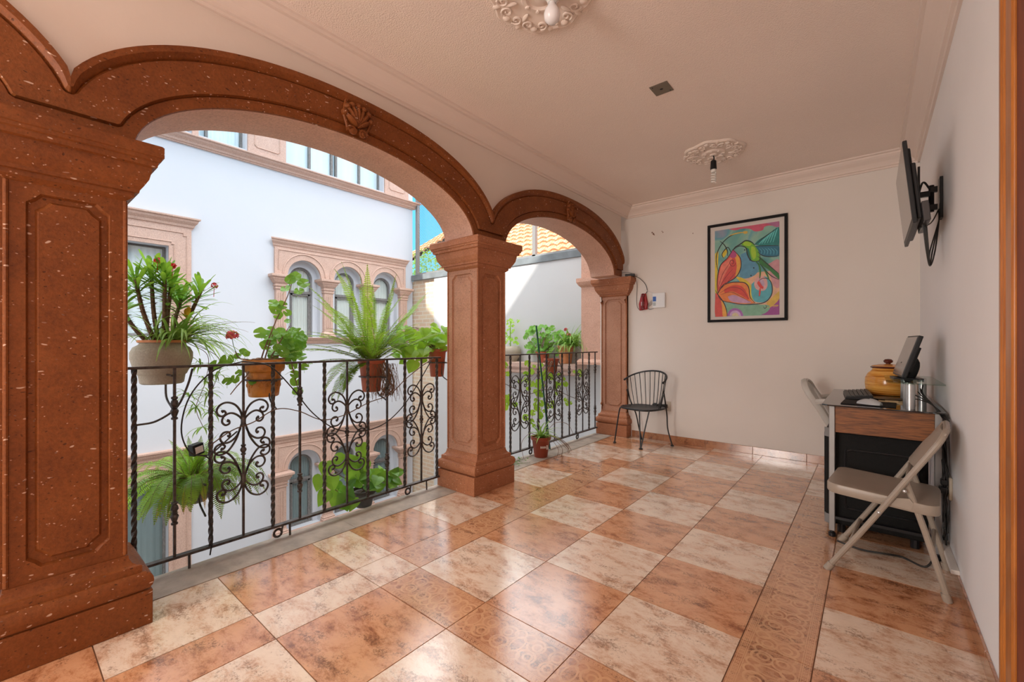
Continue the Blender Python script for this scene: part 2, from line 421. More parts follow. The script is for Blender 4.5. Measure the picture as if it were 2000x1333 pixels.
# floor tiles --------------------------------------------------------
def tile_mat(name, base, mid, dark, deco=False, along='y'):
    m, nt, b = newmat(name)
    tc = nt.nodes.new('ShaderNodeNewGeometry').outputs['Position']
    n = noise(nt, mapping(nt, tc, (1.25,2.0,1), (3.1 if deco else 0, 1.7,0)), 5.2, 12, .80, .25)
    r = ramp(nt, [(.37, dark), (.455, mid), (.53, base), (.75, tuple(min(1,x*1.12) for x in base))])
    nt.links.new(n.outputs['Fac'], r.inputs[0])
    col = r.outputs[0]
    # fine dark speckle clustered in clouds
    n2 = noise(nt, tc, 95, 6, .85); n3 = noise(nt, mapping(nt, tc, (1,1.8,1), (9,4,0)), 7, 5, .65)
    mu = nt.nodes.new('ShaderNodeMath'); mu.operation = 'MULTIPLY'
    nt.links.new(n2.outputs['Fac'], mu.inputs[0]); nt.links.new(n3.outputs['Fac'], mu.inputs[1])
    sp = ramp(nt, [(.275, (0,0,0)), (.345, (1,1,1))]); nt.links.new(mu.outputs[0], sp.inputs[0])
    s5 = nt.nodes.new('ShaderNodeMath'); s5.operation = 'MULTIPLY'; s5.inputs[1].default_value = .75
    nt.links.new(sp.outputs[0], s5.inputs[0])
    col = mixc(nt, s5.outputs[0], col, tuple(x*.55 for x in dark))
    if deco:
        # scroll ornament: rings and vines repeated along the strip
        sep = nt.nodes.new('ShaderNodeSeparateXYZ'); nt.links.new(tc, sep.inputs[0])
        def mth(op, a, b_=None, c_=None):
            q = nt.nodes.new('ShaderNodeMath'); q.operation = op
            for i, x in enumerate((a, b_, c_)):
                if x is None: continue
                if isinstance(x, (int,float)): q.inputs[i].default_value = x
                else: nt.links.new(x, q.inputs[i])
            return q.outputs[0]
        A, B = (sep.outputs[1], sep.outputs[0]) if along == 'y' else (sep.outputs[0], sep.outputs[1])
        c0 = deco                                     # centre of the strip across
        d = mth('SUBTRACT', B, c0)
        ad = mth('ABSOLUTE', d)
        def lines(dist, w):                            # 1 near zero
            return mth('LESS_THAN', mth('ABSOLUTE', dist), w)
        per = .225
        ph = mth('SUBTRACT', mth('MODULO', mth('ADD', A, 10*per), per), per/2)     # -per/2..per/2
        aph = mth('ABSOLUTE', ph)
        # heart-like paired loops
        def ring(ca, cb, R, w, sa=1.0, sb=1.0):
            e1 = mth('MULTIPLY', mth('SUBTRACT', aph, ca), sa); e2 = mth('MULTIPLY', mth('SUBTRACT', ad, cb), sb)
            rr = mth('SQRT', mth('ADD', mth('MULTIPLY', e1, e1), mth('MULTIPLY', e2, e2)))
            return lines(mth('SUBTRACT', rr, R), w)
        parts = [ring(.064,.032,.034,.0045), ring(.070,.030,.017,.004), ring(0,.0,.030,.004, 1.3, .7), ring(.1125,0,.046,.004,1.4,.7),
                 ring(.022,.052,.022,.004),
                 lines(mth('SUBTRACT', ad, .080), .0016), lines(mth('SUBTRACT', ad, .086), .0014), lines(mth('SUBTRACT', ad, .104), .0016)]
        # little beads in the edge bands
        pb = mth('SUBTRACT', mth('MODULO', mth('ADD', A, 10), .018), .009)
        db = mth('SUBTRACT', ad, .095)
        rb = mth('SQRT', mth('ADD', mth('MULTIPLY', pb, pb), mth('MULTIPLY', db, db)))
        parts.append(lines(mth('SUBTRACT', rb, .0045), .0016))
        acc = parts[0]
        for p_ in parts[1:]: acc = mth('MAXIMUM', acc, p_)
        nn = noise(nt, tc, 25, 3)
        acc = mth('MULTIPLY', acc, mth('MULTIPLY', nn.outputs['Fac'], 1.4))
        col = mixc(nt, acc, col, (.72,.40,.21))
    nt.links.new(col, b.inputs['Base Color'])
    b.inputs['Roughness'].default_value = .16
    b.inputs['Specular IOR Level'].default_value = .6
    b.inputs['Coat Weight'].default_value = .9; b.inputs['Coat Roughness'].default_value = .07; b.inputs['Coat IOR'].default_value = 1.6
    bn = noise(nt, tc, 130, 4, .7)
    bp = nt.nodes.new('ShaderNodeBump'); bp.inputs['Strength'].default_value = .16; bp.inputs['Distance'].default_value = .002
    nt.links.new(bn.outputs['Fac'], bp.inputs['Height']); nt.links.new(bp.outputs[0], b.inputs['Normal'])
    nt.links.new(bp.outputs[0], b.inputs['Coat Normal'])
    return m
LT = tile_mat('tile_cream', (.84,.66,.51), (.74,.50,.35), (.50,.27,.165))
DT = tile_mat('tile_brown', (.69,.35,.185), (.56,.245,.115), (.27,.095,.04))
M['grout'] = plain('grout', (.30,.17,.10), .8)

# ------------------------------------------------------------------ room shell
XI, XR, YB, YN, ZC = -2.27, .303, 4.88, -3.2, 2.72
L2 = -1.956; L3 = L2+.225; L4 = L3+.45; L5 = L4+.45; L6 = L5+.45; L7 = L6+.225
M0 = .684; M1 = M0+.45; M2 = M1+.225
SILL = -2.395
DB = tile_mat('tile_skirting', (.44,.19,.085), (.36,.14,.06), (.20,.07,.03))
DYL = tile_mat('tile_border_left', (.60,.30,.155), (.49,.21,.10), (.25,.09,.042), deco=(L2+L3)/2, along='y')
DYR = tile_mat('tile_border_right', (.60,.30,.155), (.49,.21,.10), (.25,.09,.042), deco=(L6+L7)/2, along='y')
DXN = tile_mat('tile_border_near', (.60,.30,.155), (.49,.21,.10), (.25,.09,.042), deco=(M1+M2)/2, along='x')

fl = MB()
fl.box(SILL, YN, -.12, XR+.1, YB+.1, -.004, m=5)
g = .002
cols = [(SILL, L2), (L2, L3), (L3, L4), (L4, L5), (L5, L6), (L6, L7), (L7, XR)]
ys = [M2+.45*k for k in range(0, 6)]      # 1.359 ... 3.609
rows = [(M0-.45*k-.45, M0-.45*k, 'n', k) for k in range(0, 8)]
rows += [(M0, M1, 'n', -1), (M1, M2, 's', 0)]
rows += [(ys[k], ys[k+1], 'f', k) for k in range(5)]
FAR = ys[-1]
def tile(x0, x1, y0, y1, m):
    x1 = min(x1, XR+.05); y1 = min(y1, YB+.05)
    if x1-x0 < .01 or y1-y0 < .01: return
    fl.loops([[(x0+g,y0+g,-.004),(x1-g,y0+g,-.004),(x1-g,y1-g,-.004),(x0+g,y1-g,-.004)],
              [(x0+g,y0+g,0),(x1-g,y0+g,0),(x1-g,y1-g,0),(x0+g,y1-g,0)]], m)
# 0 cream, 1 brown, 2 left border, 3 right border, 4 near border
for y0, y1, kind, k in rows:
    for ci, (x0, x1) in enumerate(cols):
        if kind == 'n':
            par = (ci + k) % 2
            m = 1 if par == 1 else 0
            if ci == 0: m = 1 if k % 2 == 1 else 0
            if ci == 1: m = 0 if k % 2 == 1 else 1
            if ci == 5: m = 1 if k % 2 == 0 else 3
            if k == -1: m = [1,0,1,0,1,3,0][ci]
            if k == 0: m = [0,1,0,1,0,3,1][ci]
            if k == 1: m = [1,0,1,0,1,3,0][ci]
        elif kind == 's':
            m = [0,0,4,4,4,3,1][ci]
        else:
            m = 1 if (ci + k) % 2 == 1 else 0
            if ci == 1: m = 2
            if ci == 5: m = 3
            if ci == 6: m = 1 if k % 2 == 0 else 0
            if ci == 0: m = 1 if k % 2 == 0 else 0
        tile(x0, x1, y0, y1, m)
# beyond the far border
for ci, (x0, x1) in enumerate(cols):
    y = FAR
    sm, p = [(0,0),(4,0),(4,1),(1,0),(1,1),(3,0),(0,1)][ci]
    tile(x0, x1, y, y+.225, sm); y += .225
    while y < YB:
        tile(x0, x1, y, y+.45, p); p = 1-p; y += .45
floor = struct(fl.build('floor', [LT, DT, DYL, DYR, DXN, M['grout']]))

# ceiling
c = MB(); c.box(-2.6, YN-.2, ZC, XR+.2, YB+.2, ZC+.2)
struct(c.build('ceiling', M['ceil']))
# right wall
w = MB()
DY0, DY1 = .75, 1.735
w.box(XR, DY1, -.1, XR+.15, YB+.2, ZC+.1)
w.box(XR, DY0, 2.25, XR+.15, DY1, ZC+.1)
w.box(XR, YN-.2, -.1, XR+.15, DY0, ZC+.1)
struct(w.build('wall_right', M['wall_lit']))
w = MB(); w.box(-2.62, YB, -.2, XR+.2, YB+.2, ZC+.1)
struct(w.build('wall_back', M['wall']))
w = MB(); w.box(-2.62, YN-.2, -.1, XR+.15, YN, ZC+.1)
struct(w.build('wall_near', M['wall']))

# crown mouldings (profile swept along each wall)
def crown(name, p0, p1, inward, z0=2.605, p=.135, hide=0):
    prof = [(0,0),(.012,0),(.016,.012),(.028,.016),(.032,.030),(.050,.050),(.078,.072),(.092,.086),(.094,.100),(.110,.104),(.112,.115),(0,.115)]
    P0, P1, I = Vector(p0), Vector(p1), Vector(inward)
    m = MB()
    m.loops([[P0+I*a*1.15+Vector((0,0,z0+b)) for a, b in prof], [P1+I*a*1.15+Vector((0,0,z0+b)) for a, b in prof]])
    return struct(m.build(name, M['crown']))
crown('trim_2', (XI, YN, 0), (XI, YB, 0), (1,0,0))
crown('trim_3', (XR, YN, 0), (XR, YB, 0), (-1,0,0))
crown('trim_4', (-2.27, YB, 0), (XR, YB, 0), (0,-1,0))

# baseboards of the same tile
def base_tiles(name, axis, a0, a1, fixed, inward, h=.075, t=.010, off=0):
    m = MB(); x = a0
    while x < a1-.01:
        e = min(x+.45-off, a1); off = 0
        if axis == 'x': m.box(x+.001, fixed, 0, e-.001, fixed+inward*t, h)
        else: m.box(fixed, x+.001, 0, fixed+inward*t, e-.001, h)
        x = e
    return struct(m.build(name, DB, bevel=.002))
base_tiles('baseboard_back', 'x', -2.2, XR, YB, -1, off=.07)
base_tiles('baseboard_right', 'y', 1.90, YB, XR, -1, off=.2)
base_tiles('baseboard_right', 'y', YN, .62, XR, -1)
# white cable trunking lying on the right baseboard
m = MB(); m.box(XR-.03, 2.77, .075, XR, 3.35, .095)
struct(m.build('trim_5', M['wall'], bevel=.003))

# door on the right, wooden casing
d = MB()
def casing(mb, y0, y1, x0):
    # y1 is the wall side, y0 the door side
    pts = [(y1,0),(y1,.006),(y1-.015,.010),(y1-.045,.012),(y1-.050,.006),(y1-.085,.008),(y1-.090,.014),(y1-.105,.016),(y1-.110,.009),(y1-.145,.011),(y1-.150,.018),(y0+.006,.020),(y0,.016),(y0,0)]
    mb.loops([[(x0-b, a, 0) for a, b in pts], [(x0-b, a, 2.34) for a, b in pts]])
casing(d, DY1-.015, 1.95, XR)
pts = [(0,0),(0,.012),(.012,.020),(.02,.020),(.026,.014),(.05,.016),(.056,.024),(.068,.026),(.08,.026),(.12,.024),(.12,0)]
d.loops([[(XR-b, .62+a, 0) for a, b in pts], [(XR-b, .62+a, 2.34) for a, b in pts]])
d.box(XR-.02, .62, 2.24, XR, 1.90, 2.36)
df = struct(d.build('door_1', M['wood_frame'], bevel=.002))
d = MB(); d.box(XR-.012, DY0+.005, .005, XR+.04, DY1-.018, 2.238)
for zz in (.25, 1.25):
    d.rect(XR+.0, XR+.02, DY0+.15, DY1-.15, [(0, zz), (0, zz+.8)]) if False else None
    d.box(XR-.018, DY0+.17, zz, XR-.011, DY1-.17, zz+.85)
d.build('door_leaf', M['wood_door'], df, bevel=.004)
d = MB(); d.tube([(XR-.012, DY0+.08, 1.0), (XR-.03, DY0+.08, 1.0), (XR-.03, DY0+.2, 1.0)], .009, 8)
d.build('door_handle', M['chrome'], df, smooth=True)

# ------------------------------------------------------------------ arcade: pillars, arches, wall above
SP = 2.275
PC = [-2.096, .179, 2.454, 4.985]       # pillar centres (the last one is set against the back wall)
def notch(w0, w1, h0, h1, mg, c):
    a0, a1, b0, b1 = w0+mg, w1-mg, h0+mg, h1-mg
    k = .55
    return [(a0,b0+c),(a0+c*k,b0+c*k),(a0+c,b0),(a1-c,b0),(a1-c*k,b0+c*k),(a1,b0+c),(a1,b1-c),(a1-c*k,b1-c*k),(a1-c,b1),(a0+c,b1),(a0+c*k,b1-c*k),(a0,b1-c)]
def panel_face(mb, O, U, N, w, h0, h1, mg=.045, c=.035, gd=.013):
    """face with a routed groove around a raised field; O lower-left, U across, N outward"""
    O, U, N = Vector(O), Vector(U), Vector(N); Z = Vector((0,0,1))
    c0 = mg+c
    outer = [(0,h0+c0),(0,h0),(c0,h0),(w-c0,h0),(w,h0),(w,h0+c0),(w,h1-c0),(w,h1),(w-c0,h1),(c0,h1),(0,h1),(0,h1-c0)]
    def P(l, d): return [O+U*a+Z*b+N*d for a, b in l]
    L = [P(outer, 0), P(notch(0,w,h0,h1,mg,c), 0), P(notch(0,w,h0,h1,mg+.006,c), -gd), P(notch(0,w,h0,h1,mg+.022,c), -gd),
         P(notch(0,w,h0,h1,mg+.03,c), -.002)]
    mb.loops(L, 0, cap0=False, cap1=True)
def pillar(yc, label, half=False, wide=False):
    MS, MF = (M['stone'], M['stone']) if wide else (M['stone_lit'], M['stone_lit_face'])  # far pillars get the lit copies, the near one stays in dark stone
    t = thing('stone_pillar', label, 'pillar', (-2.41, yc, 0))
    hy, hx = .1525, .165                      # shaft half sizes
    y1 = hy
    if half: y1 = YB-yc+.02
    # plinth
    m = MB(); m.rect(-.205, .200, -.23, (.23 if not half else YB-yc+.02), [(0,-.0),(0,.137)]); m.build('plinth', MS, t, bevel=.004)
    m = MB()
    Y0, Y1 = -hy, (hy if not half else YB-yc+.02)
    prof = [(.050,.137),(.050,.140),(.066,.145),(.076,.157),(.080,.173),(.078,.190),(.068,.205),(.055,.212),(.048,.213),(.046,.213),(.046,.236),(.044,.240),(.030,.244),(.018,.254),(.010,.270),(.008,.285),(0,.285)]
    m.rect(-hx, hx-.005, Y0, Y1, prof, kx=.6); m.build('base_moulding', MS, t, smooth=True, auto=28)
    # shaft with four panelled faces
    m = MB(); zt = 1.69; zb = .285
    X0, X1 = -hx, hx-.005
    panel_face(m, (X1, Y0, 0), (0,1,0), (1,0,0), Y1-Y0, zb, zt)
    if wide:      # plain broad strip standing on the hidden side of the corner pillar
        m.box(X0+.01, -.42, zb, X1-.012, Y0-.001, zt+.2)
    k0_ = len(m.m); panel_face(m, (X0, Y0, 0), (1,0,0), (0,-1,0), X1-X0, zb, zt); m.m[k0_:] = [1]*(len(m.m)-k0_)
    panel_face(m, (X0, Y1, 0), (0,-1,0), (-1,0,0), Y1-Y0, zb, zt)
    if not half: panel_face(m, (X1, Y1, 0), (-1,0,0), (0,1,0), X1-X0, zb, zt)
    for px_ in (X0, X1):
        for py_ in ((Y0, Y1) if not half else (Y0,)):
            m.tube([(px_, py_, .29), (px_, py_, 1.675)], .007, 8)
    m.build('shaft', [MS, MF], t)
    m = MB()
    prof = [(0,1.675),(.022,1.692),(.024,1.708),(.036,1.710),(.038,1.722),(.048,1.736),(.062,1.762),(.068,1.790),(.070,1.808),(.084,1.812),(.086,1.830),(.094,1.834),(.096,1.845),(.102,1.848),(.102,1.888),(.096,1.894),(0,1.8945)]
    m.rect(X0, X1, Y0, Y1, prof); m.build('capital', MS, t)
    return t
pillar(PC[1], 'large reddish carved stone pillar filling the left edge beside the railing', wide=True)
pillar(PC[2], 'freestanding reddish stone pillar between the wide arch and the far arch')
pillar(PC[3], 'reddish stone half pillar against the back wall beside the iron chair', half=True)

def sup(t, a, b, e):
    c_, s_ = cos(t), sin(t)
    return a*math.copysign(abs(c_)**(2/e), c_), b*abs(s_)**(2/e)
ZS = 1.8945
def arch_pts(yc, n=56, lim=1.1375):
    """columns from one pillar centre to the next: intrados, inner line, outer line, extrados"""
    cols_ = []
    for k in range(4): cols_.append(((-lim+(lim-.955)*k/4, ZS), (-lim+(lim-1.01)*k/4, 1.965), (-lim, 2.03), (-lim, 2.066)))
    for i in range(n+1):
        t = pi*i/n
        a, b_ = sup(t, .955, .392, 2.0); I = (-a, ZS+b_)
        a, b_ = sup(t, 1.01, .445, 2.0); C1 = (-a, max(1.965, ZS+b_))
        a, b_ = sup(t, 1.15, .560, 2.2); C2 = (-max(-lim, min(lim, a)), max(2.03, ZS+b_))
        a, b_ = sup(t, 1.19, .610, 2.2); E_ = (-max(-lim, min(lim, a)), max(2.066, ZS+b_))
        cols_.append((I, C1, C2, E_))
    for c_ in reversed(cols_[:4]): cols_.append(tuple((-p[0], p[1]) for p in c_))
    return [tuple((yc+p[0], p[1]) for p in c_) for c_ in cols_]
XO = -2.575
def arch(yc, label, ymax=99):
    m = MB(); L = []
    for I, C1, C2, E_ in arch_pts(yc):
        def mx(p, q, s): return (p[0]+(q[0]-p[0])*s, p[1]+(q[1]-p[1])*s)
        q = [(XO, I), (XI, I), (XI+.010, mx(I, C1, .06)), (XI+.012, mx(I, C1, .92)), (XI+.006, mx(I, C1, 1)), (XI+.026, mx(C1, C2, .04)),
             (XI+.028, mx(C1, C2, .95)), (XI+.018, C2), (XI+.030, mx(C2, E_, .15)), (XI+.044, mx(C2, E_, .5)), (XI+.046, E_), (XO, E_)]
        L.append([(x, min(p[0], ymax), p[1]) for x, p in q])
    b0 = len(m.v); n = len(L[0])
    for l in L: m.v += [tuple(p) for p in l]
    for i in range(len(L)-1):
        for j in range(n):
            k = (j+1) % n
            m.f.append((b0+i*n+j, b0+i*n+k, b0+(i+1)*n+k, b0+(i+1)*n+j)); m.m.append(1 if j in (0, n-1) else 0)  # soffit and outer face take the stone with daylight painted in
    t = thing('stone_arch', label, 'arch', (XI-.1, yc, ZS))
    o = m.build('archivolt', [M['stone'], M['stone_daylit']], t, smooth=True, auto=25)
    o.matrix_parent_inverse = Matrix.Translation((XI-.1, yc, ZS)).inverted()
    # carved shell keystone
    k = MB()
    X = XI+.03; zc = 2.315
    k.prism([(yc-.055,2.305),(yc+.055,2.305),(yc+.075,2.49),(yc-.075,2.49)], XI-.02, X, 'yz')
    for i in range(7):
        an = radians(-54+18*i)
        r = .115 if abs(i-3) < 3 else .09
        c0 = Vector((X+.005, yc+sin(an)*r*.52, zc+.015+cos(an)*r*.62))
        q = Quaternion((1,0,0), -an).to_matrix()
        k.ball(c0, .030, .0155+.001*(i%2), .062 if abs(i-3) < 3 else .05, 10, 8, rot=q)
        k.ball(c0+Vector((.004, sin(an)*.05, cos(an)*.05)), .024, .020, .018, 8, 6)
    for s in (-1, 1):
        pts = []
        for j in range(18):
            a = j/17*3.3*pi; r = .026*(1-j/22)
            pts.append((X+.012, yc+s*(.032+r*cos(a)), 2.305+r*sin(a)*.9))
        k.tube(pts, [.0095-.0003*j for j in range(18)], 7)
        k.ball((X+.008, yc+s*.032, 2.305), .016, .018, .018)
        k.tube(cr([(X, yc+s*.055, 2.32),(X+.005, yc+s*.078, 2.38),(X+.003, yc+s*.07, 2.45),(X, yc+s*.045, 2.50)], 5), .009, 6)
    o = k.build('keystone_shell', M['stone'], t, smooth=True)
    o.matrix_parent_inverse = Matrix.Translation((XI-.1, yc, ZS)).inverted()
    return t
ARC = [PC[1]-SP/2, PC[1]+SP/2, PC[2]+SP/2]
arch(ARC[0], 'near reddish stone arch cut off by the top left corner')
arch(ARC[1], 'wide reddish stone arch over the main view of the courtyard')
arch(ARC[2], 'far reddish stone arch ending at the back wall', ymax=YB)
# wall above the arches
m = MB()
W0, W1 = XI, XO+.005
lo = []
for yc in ARC:
    lo += [c_[3] for c_ in arch_pts(yc)[3:-4]]
lo = [(YN, 2.35)] + [p for p in lo if p[0] < YB]
m.loops([[(W0,a,b_-.0),(W0,a,3.3),(W1,a,3.3),(W1,a,b_-.0)] for a, b_ in lo])
struct(m.build('wall_left', M['wall_arc']))

# sill slab under the railing, outer edge of the gallery
m = MB()
for y0, y1 in ((-2.1,-.05),(.409,1.40),(1.40,2.226),(2.684,3.6),(3.6,4.74)):
    m.loops([[(-2.66,y0+.001,-.30),(SILL,y0+.001,-.30),(SILL,y0+.001,.003),(-2.62,y0+.001,.006),(-2.66,y0+.001,-.01)],
             [(-2.66,y1-.001,-.30),(SILL,y1-.001,-.30),(SILL,y1-.001,.003),(-2.62,y1-.001,.006),(-2.66,y1-.001,-.01)]])
m.box(-2.64, YN, -.30, SILL, YB+.1, -.02)
struct(m.build('trim_6', M['concrete']))
m = MB(); m.box(-2.64, YN, -3.03, -2.45, YB+.3, -.30)
struct(m.build('wall_outside', M['endwall']))
#@@PART2
# ------------------------------------------------------------------ across the courtyard
GZ = -3.03
def arch_band(mb, y0, y1, z0, z1, x0, x1, ops, m=0, n=18):
    """wall band between z0,z1 with openings (yc, half, top, arched, bottom) going from the band's foot"""
    ops = sorted(ops)
    segs = []; y = y0
    for yc, hw, top, ar in ops:
        segs.append((y, yc-hw, None)); segs.append((yc-hw, yc+hw, (yc, hw, top, ar))); y = yc+hw
    segs.append((y, y1, None))
    for a, b_, op in segs:
        if b_-a < 1e-5: continue
        if op is None:
            mb.box(x0, a, z0, x1, b_, z1, m)
        else:
            yc, hw, top, ar = op
            if top >= z1-1e-4: continue
            if not ar: mb.box(x0, a, top, x1, b_, z1, m)
            else:
                L = []
                for i in range(n+1):
                    t = pi*i/n; yy = yc-hw*cos(t); zz = top+hw*sin(t)
                    L.append([(x0,yy,zz),(x1,yy,zz),(x1,yy,z1),(x0,yy,z1)])
                mb.loops(L, m)
XF = -7.0
bt = thing('courtyard_building', 'white building across the courtyard with pink stone window surrounds', 'building', (XF, 2, GZ))
def pb(mb, name, mat, parent=None, **k):
    o = mb.build(name, mat, parent or bt, **k)
    p = parent or bt
    if p is bt: o.matrix_parent_inverse = Matrix.Translation((XF, 2, GZ)).inverted()
    return o
AC = [3.19, 3.94, 4.69]
m = MB(); x0, x1 = XF-.22, XF; Y0, Y1 = -3.5, 5.32
dz = -3.03
A = lambda o: [(c_, .262, 2.165+o, True) for c_ in AC]
arch_band(m, Y0, Y1, GZ, 1.2+dz, x0, x1, [(1.05,.40,9,False)])
arch_band(m, Y0, Y1, 1.2+dz, 0, x0, x1, A(dz)+[(1.05,.40,2.37+dz,False)])
arch_band(m, Y0, Y1, 0, 1.2, x0, x1, [])
arch_band(m, Y0, Y1, 1.2, 3.75, x0, x1, A(0)+[(1.05,.40,2.37,False)])
arch_band(m, Y0, Y1, 3.75, 3.93, x0, x1, [])
arch_band(m, Y0, Y1, 3.93, 5.6, x0, x1, [(.9,.8,5.2,False),(2.06,.29,5.2,False),(3.785,.865,5.2,False)])
m.box(XF-3.0, 5.10, GZ, XF-.22, 5.32, 5.6)
pb(m, 'facade_wall', M['facade'])
# reveal infill (white) behind the arched openings so that the windows sit deeper and narrower
def recess(mb, dzz):
    ops = [(c_, .185, 2.15+dzz, True) for c_ in AC]
    arch_band(mb, AC[0]-.30, AC[-1]+.30, 1.2+dzz, 2.47+dzz, XF-.22, XF-.10, ops)
m = MB(); recess(m, 0); pb(m, 'window_reveal', M['facade'])
m = MB(); recess(m, dz); pb(m, 'window_reveal', M['facade'])

def moulding(mb, y0, y1, zt, hh, proj, x=XF, ret=True):
    """cornice of given height below zt"""
    prof = [(0,-hh),(proj*.18,-hh),(proj*.22,-hh*.86),(proj*.34,-hh*.82),(proj*.42,-hh*.62),(proj*.68,-hh*.42),(proj*.74,-hh*.36),(proj*.80,-hh*.20),(proj*.96,-hh*.16),(proj,-hh*.12),(proj,0),(0,0)]
    L0 = [(x+a, y0-a*.9, zt+b_) for a, b_ in prof]; L1 = [(x+a, y1+a*.9, zt+b_) for a, b_ in prof]
    mb.loops([L0, L1])
def surround(dzz, sill=True, name='arched_window_surround'):
    s = bpy.data.objects.new(name, None)
    m = MB()
    arch_band(m, 2.735, 5.13, 2.165+dzz, 2.58+dzz, XF, XF+.035, [(c_, .265, 2.165+dzz, True) for c_ in AC])
    # raised fillet following the arches
    for c_ in AC:
        pts = [(XF+.037, c_-.335*cos(t), 2.165+dzz+.02+.335*sin(t)) for t in [pi*i/20 for i in range(21)]]
        m.tube(pts, .012, 5)
    m.tube([(XF+.037, 2.79, 2.24+dzz),(XF+.037, 2.79, 2.545+dzz),(XF+.037, 5.08, 2.545+dzz),(XF+.037, 5.08, 2.24+dzz)], .009, 5)
    o = pb(m, 'arched_surround', M['stone_pale'])
    m = MB(); moulding(m, 2.735, 5.13, 2.715+dzz, .14, .075); m.build('cornice', M['stone_pale'], o)
    if sill:
        m = MB(); moulding(m, 2.72, 5.15, 1.2+dzz, .10, .09); m.build('window_sill', M['stone_pale'], o)
    for yy in [AC[0]-.375, AC[0]+.375, AC[1]+.375, AC[2]+.375]:
        m = MB()
        k0, k1 = XF+.0, XF+.07
        def ring(prof):
            m.rect(k0, k1, yy-.075, yy+.075, [(a, z+dzz) for a, z in prof])
        ring([(.0,1.30),(0,1.93),(.014,1.935),(.014,1.955),(.004,1.96),(.008,1.975),(.022,1.98),(.022,2.0),(.01,2.005),(.014,2.02),(.03,2.035),(.045,2.06),(.05,2.075),(.06,2.08),(.062,2.10),(.085,2.115),(.09,2.12),(.09,2.155),(0,2.16)])
        ring([(.035,1.2),(.035,1.235),(.02,1.245),(.026,1.262),(.012,1.275),(0,1.30)])
        for q in (-.035, 0, .035):
            m.box(k1, yy+q-.010, 1.36+dzz, k1+.008, yy+q+.010, 1.88+dzz)
        m.build('colonnette', M['stone_pale'], o, bevel=.003)
    return o
surround(0); surround(dz)
def plain_surround(dzz, zb, name):
    m = MB()
    y0, y1, g0, g1 = .41, 1.69, .65, 1.45
    zt, gt = 2.62+dzz, 2.37+dzz
    X = XF+.03
    m.box(XF, y0, zb, X, g0, zt); m.box(XF, g1, zb, X, y1, zt); m.box(XF, g0, gt, X, g1, zt)
    # incised / raised outline
    def outl(e, c_):
        return [(X+.003, g0-e, zb), (X+.003, g0-e, gt+e-c_), (X+.003, g0-e+c_, gt+e-c_), (X+.003, g0-e+c_, gt+e), (X+.003, g1+e-c_, gt+e), (X+.003, g1+e-c_, gt+e-c_), (X+.003, g1+e, gt+e-c_), (X+.003, g1+e, zb)]
    m.tube(outl(.055,.03), .008, 4); m.tube(outl(.19,.04), .008, 4)
    o = pb(m, name, M['stone_pale'])
    m = MB(); moulding(m, y0, y1, 2.765+dzz, .145, .10); m.build('cornice', M['stone_pale'], o)
    return o
plain_surround(0, 1.15, 'window_surround'); plain_surround(dz, GZ, 'door_surround')
# third floor ledge and stone piers
m = MB(); moulding(m, Y0, Y1+.02, 3.87, .125, .12); pb(m, 'ledge', M['stone_pale'])
for a, b_ in ((2.37,2.90),(4.67,5.2),(1.70,1.77)):
    m = MB(); m.box(XF, a, 3.87, XF+.03, b_, 5.3)
    if b_-a > .2:
        m.tube([(XF+.032,a+.09,5.2),(XF+.032,a+.09,4.03),(XF+.032,a+.12,4.0),(XF+.032,b_-.12,4.0),(XF+.032,b_-.09,4.03),(XF+.032,b_-.09,5.2)], .010, 4)
    pb(m, 'stone_pier', M['stone_pale'])
m = MB(); moulding(m, Y0, Y1+.02, 5.72, .14, .2); pb(m, 'roof_cornice', M['stone_pale'])
# windows
def window(yc, hw, z0, zt, arched, x=XF-.15, bars=(), trans=None, cm='curtain', name='window'):
    m = MB(); fw = .028
    def ring(hw_, zt_, e, xa, xb):
        out = [(yc-hw_, z0), (yc-hw_, zt_)] if not arched else [(yc-hw_, z0)]+[(yc-hw_*cos(pi*i/14), zt_+hw_*sin(pi*i/14)) for i in range(15)]+[(yc+hw_, z0)]
        if not arched: out += [(yc+hw_, zt_), (yc+hw_, z0)]
        return out
    path = ring(hw-.012, zt if arched else zt-.012, 0, 0, 0)
    pts = [(x, a, b_) for a, b_ in path]+[(x, path[0][0], path[0][1]+.014)]
    m.tube([(x,a,b_) for a,b_ in path], fw*.75, 4, phase=pi/4)
    m.box(x-.02, yc-hw, z0, x+.02, yc+hw, z0+.035)
    if trans: m.box(x-.022, yc-hw, trans-.02, x+.03, yc+hw, trans+.02)
    for bx in bars: m.box(x-.02, bx-.017, z0, x+.024, bx+.017, zt if arched else zt)
    if trans:   # inner leaf frame
        for s in (-1,1): m.box(x-.012, yc+s*(hw-.03), z0+.03, x+.018, yc+s*(hw-.055), trans-.02)
        m.box(x-.012, yc-hw+.03, trans-.05, x+.018, yc+hw-.03, trans-.02)
    o = pb(m, name, M['old_wood'])
    g_ = MB()
    poly = [(yc-hw+.005, z0+.01)]+([(yc-(hw-.005)*cos(pi*i/14), zt+(hw-.005)*sin(pi*i/14)) for i in range(15)] if arched else [(yc-hw+.005, zt-.005),(yc+hw-.005, zt-.005)])+[(yc+hw-.005, z0+.01)]
    g_.prism(poly, x-.006, x-.002, 'yz'); g_.build('pane', M['glass'], o)
    c_ = MB(); n = 40; zt2 = zt+(hw if arched else 0)
    c_.loops([[(x-.024+.008*sin(i*1.9)+.004*sin(i*.8), yc-hw+2*hw*i/n, zz) for i in range(n+1)] for zz in (z0, zt2)], cap0=False, cap1=False, closed=False)
    c_.build('curtain', M[cm], o, smooth=True, auto=0)
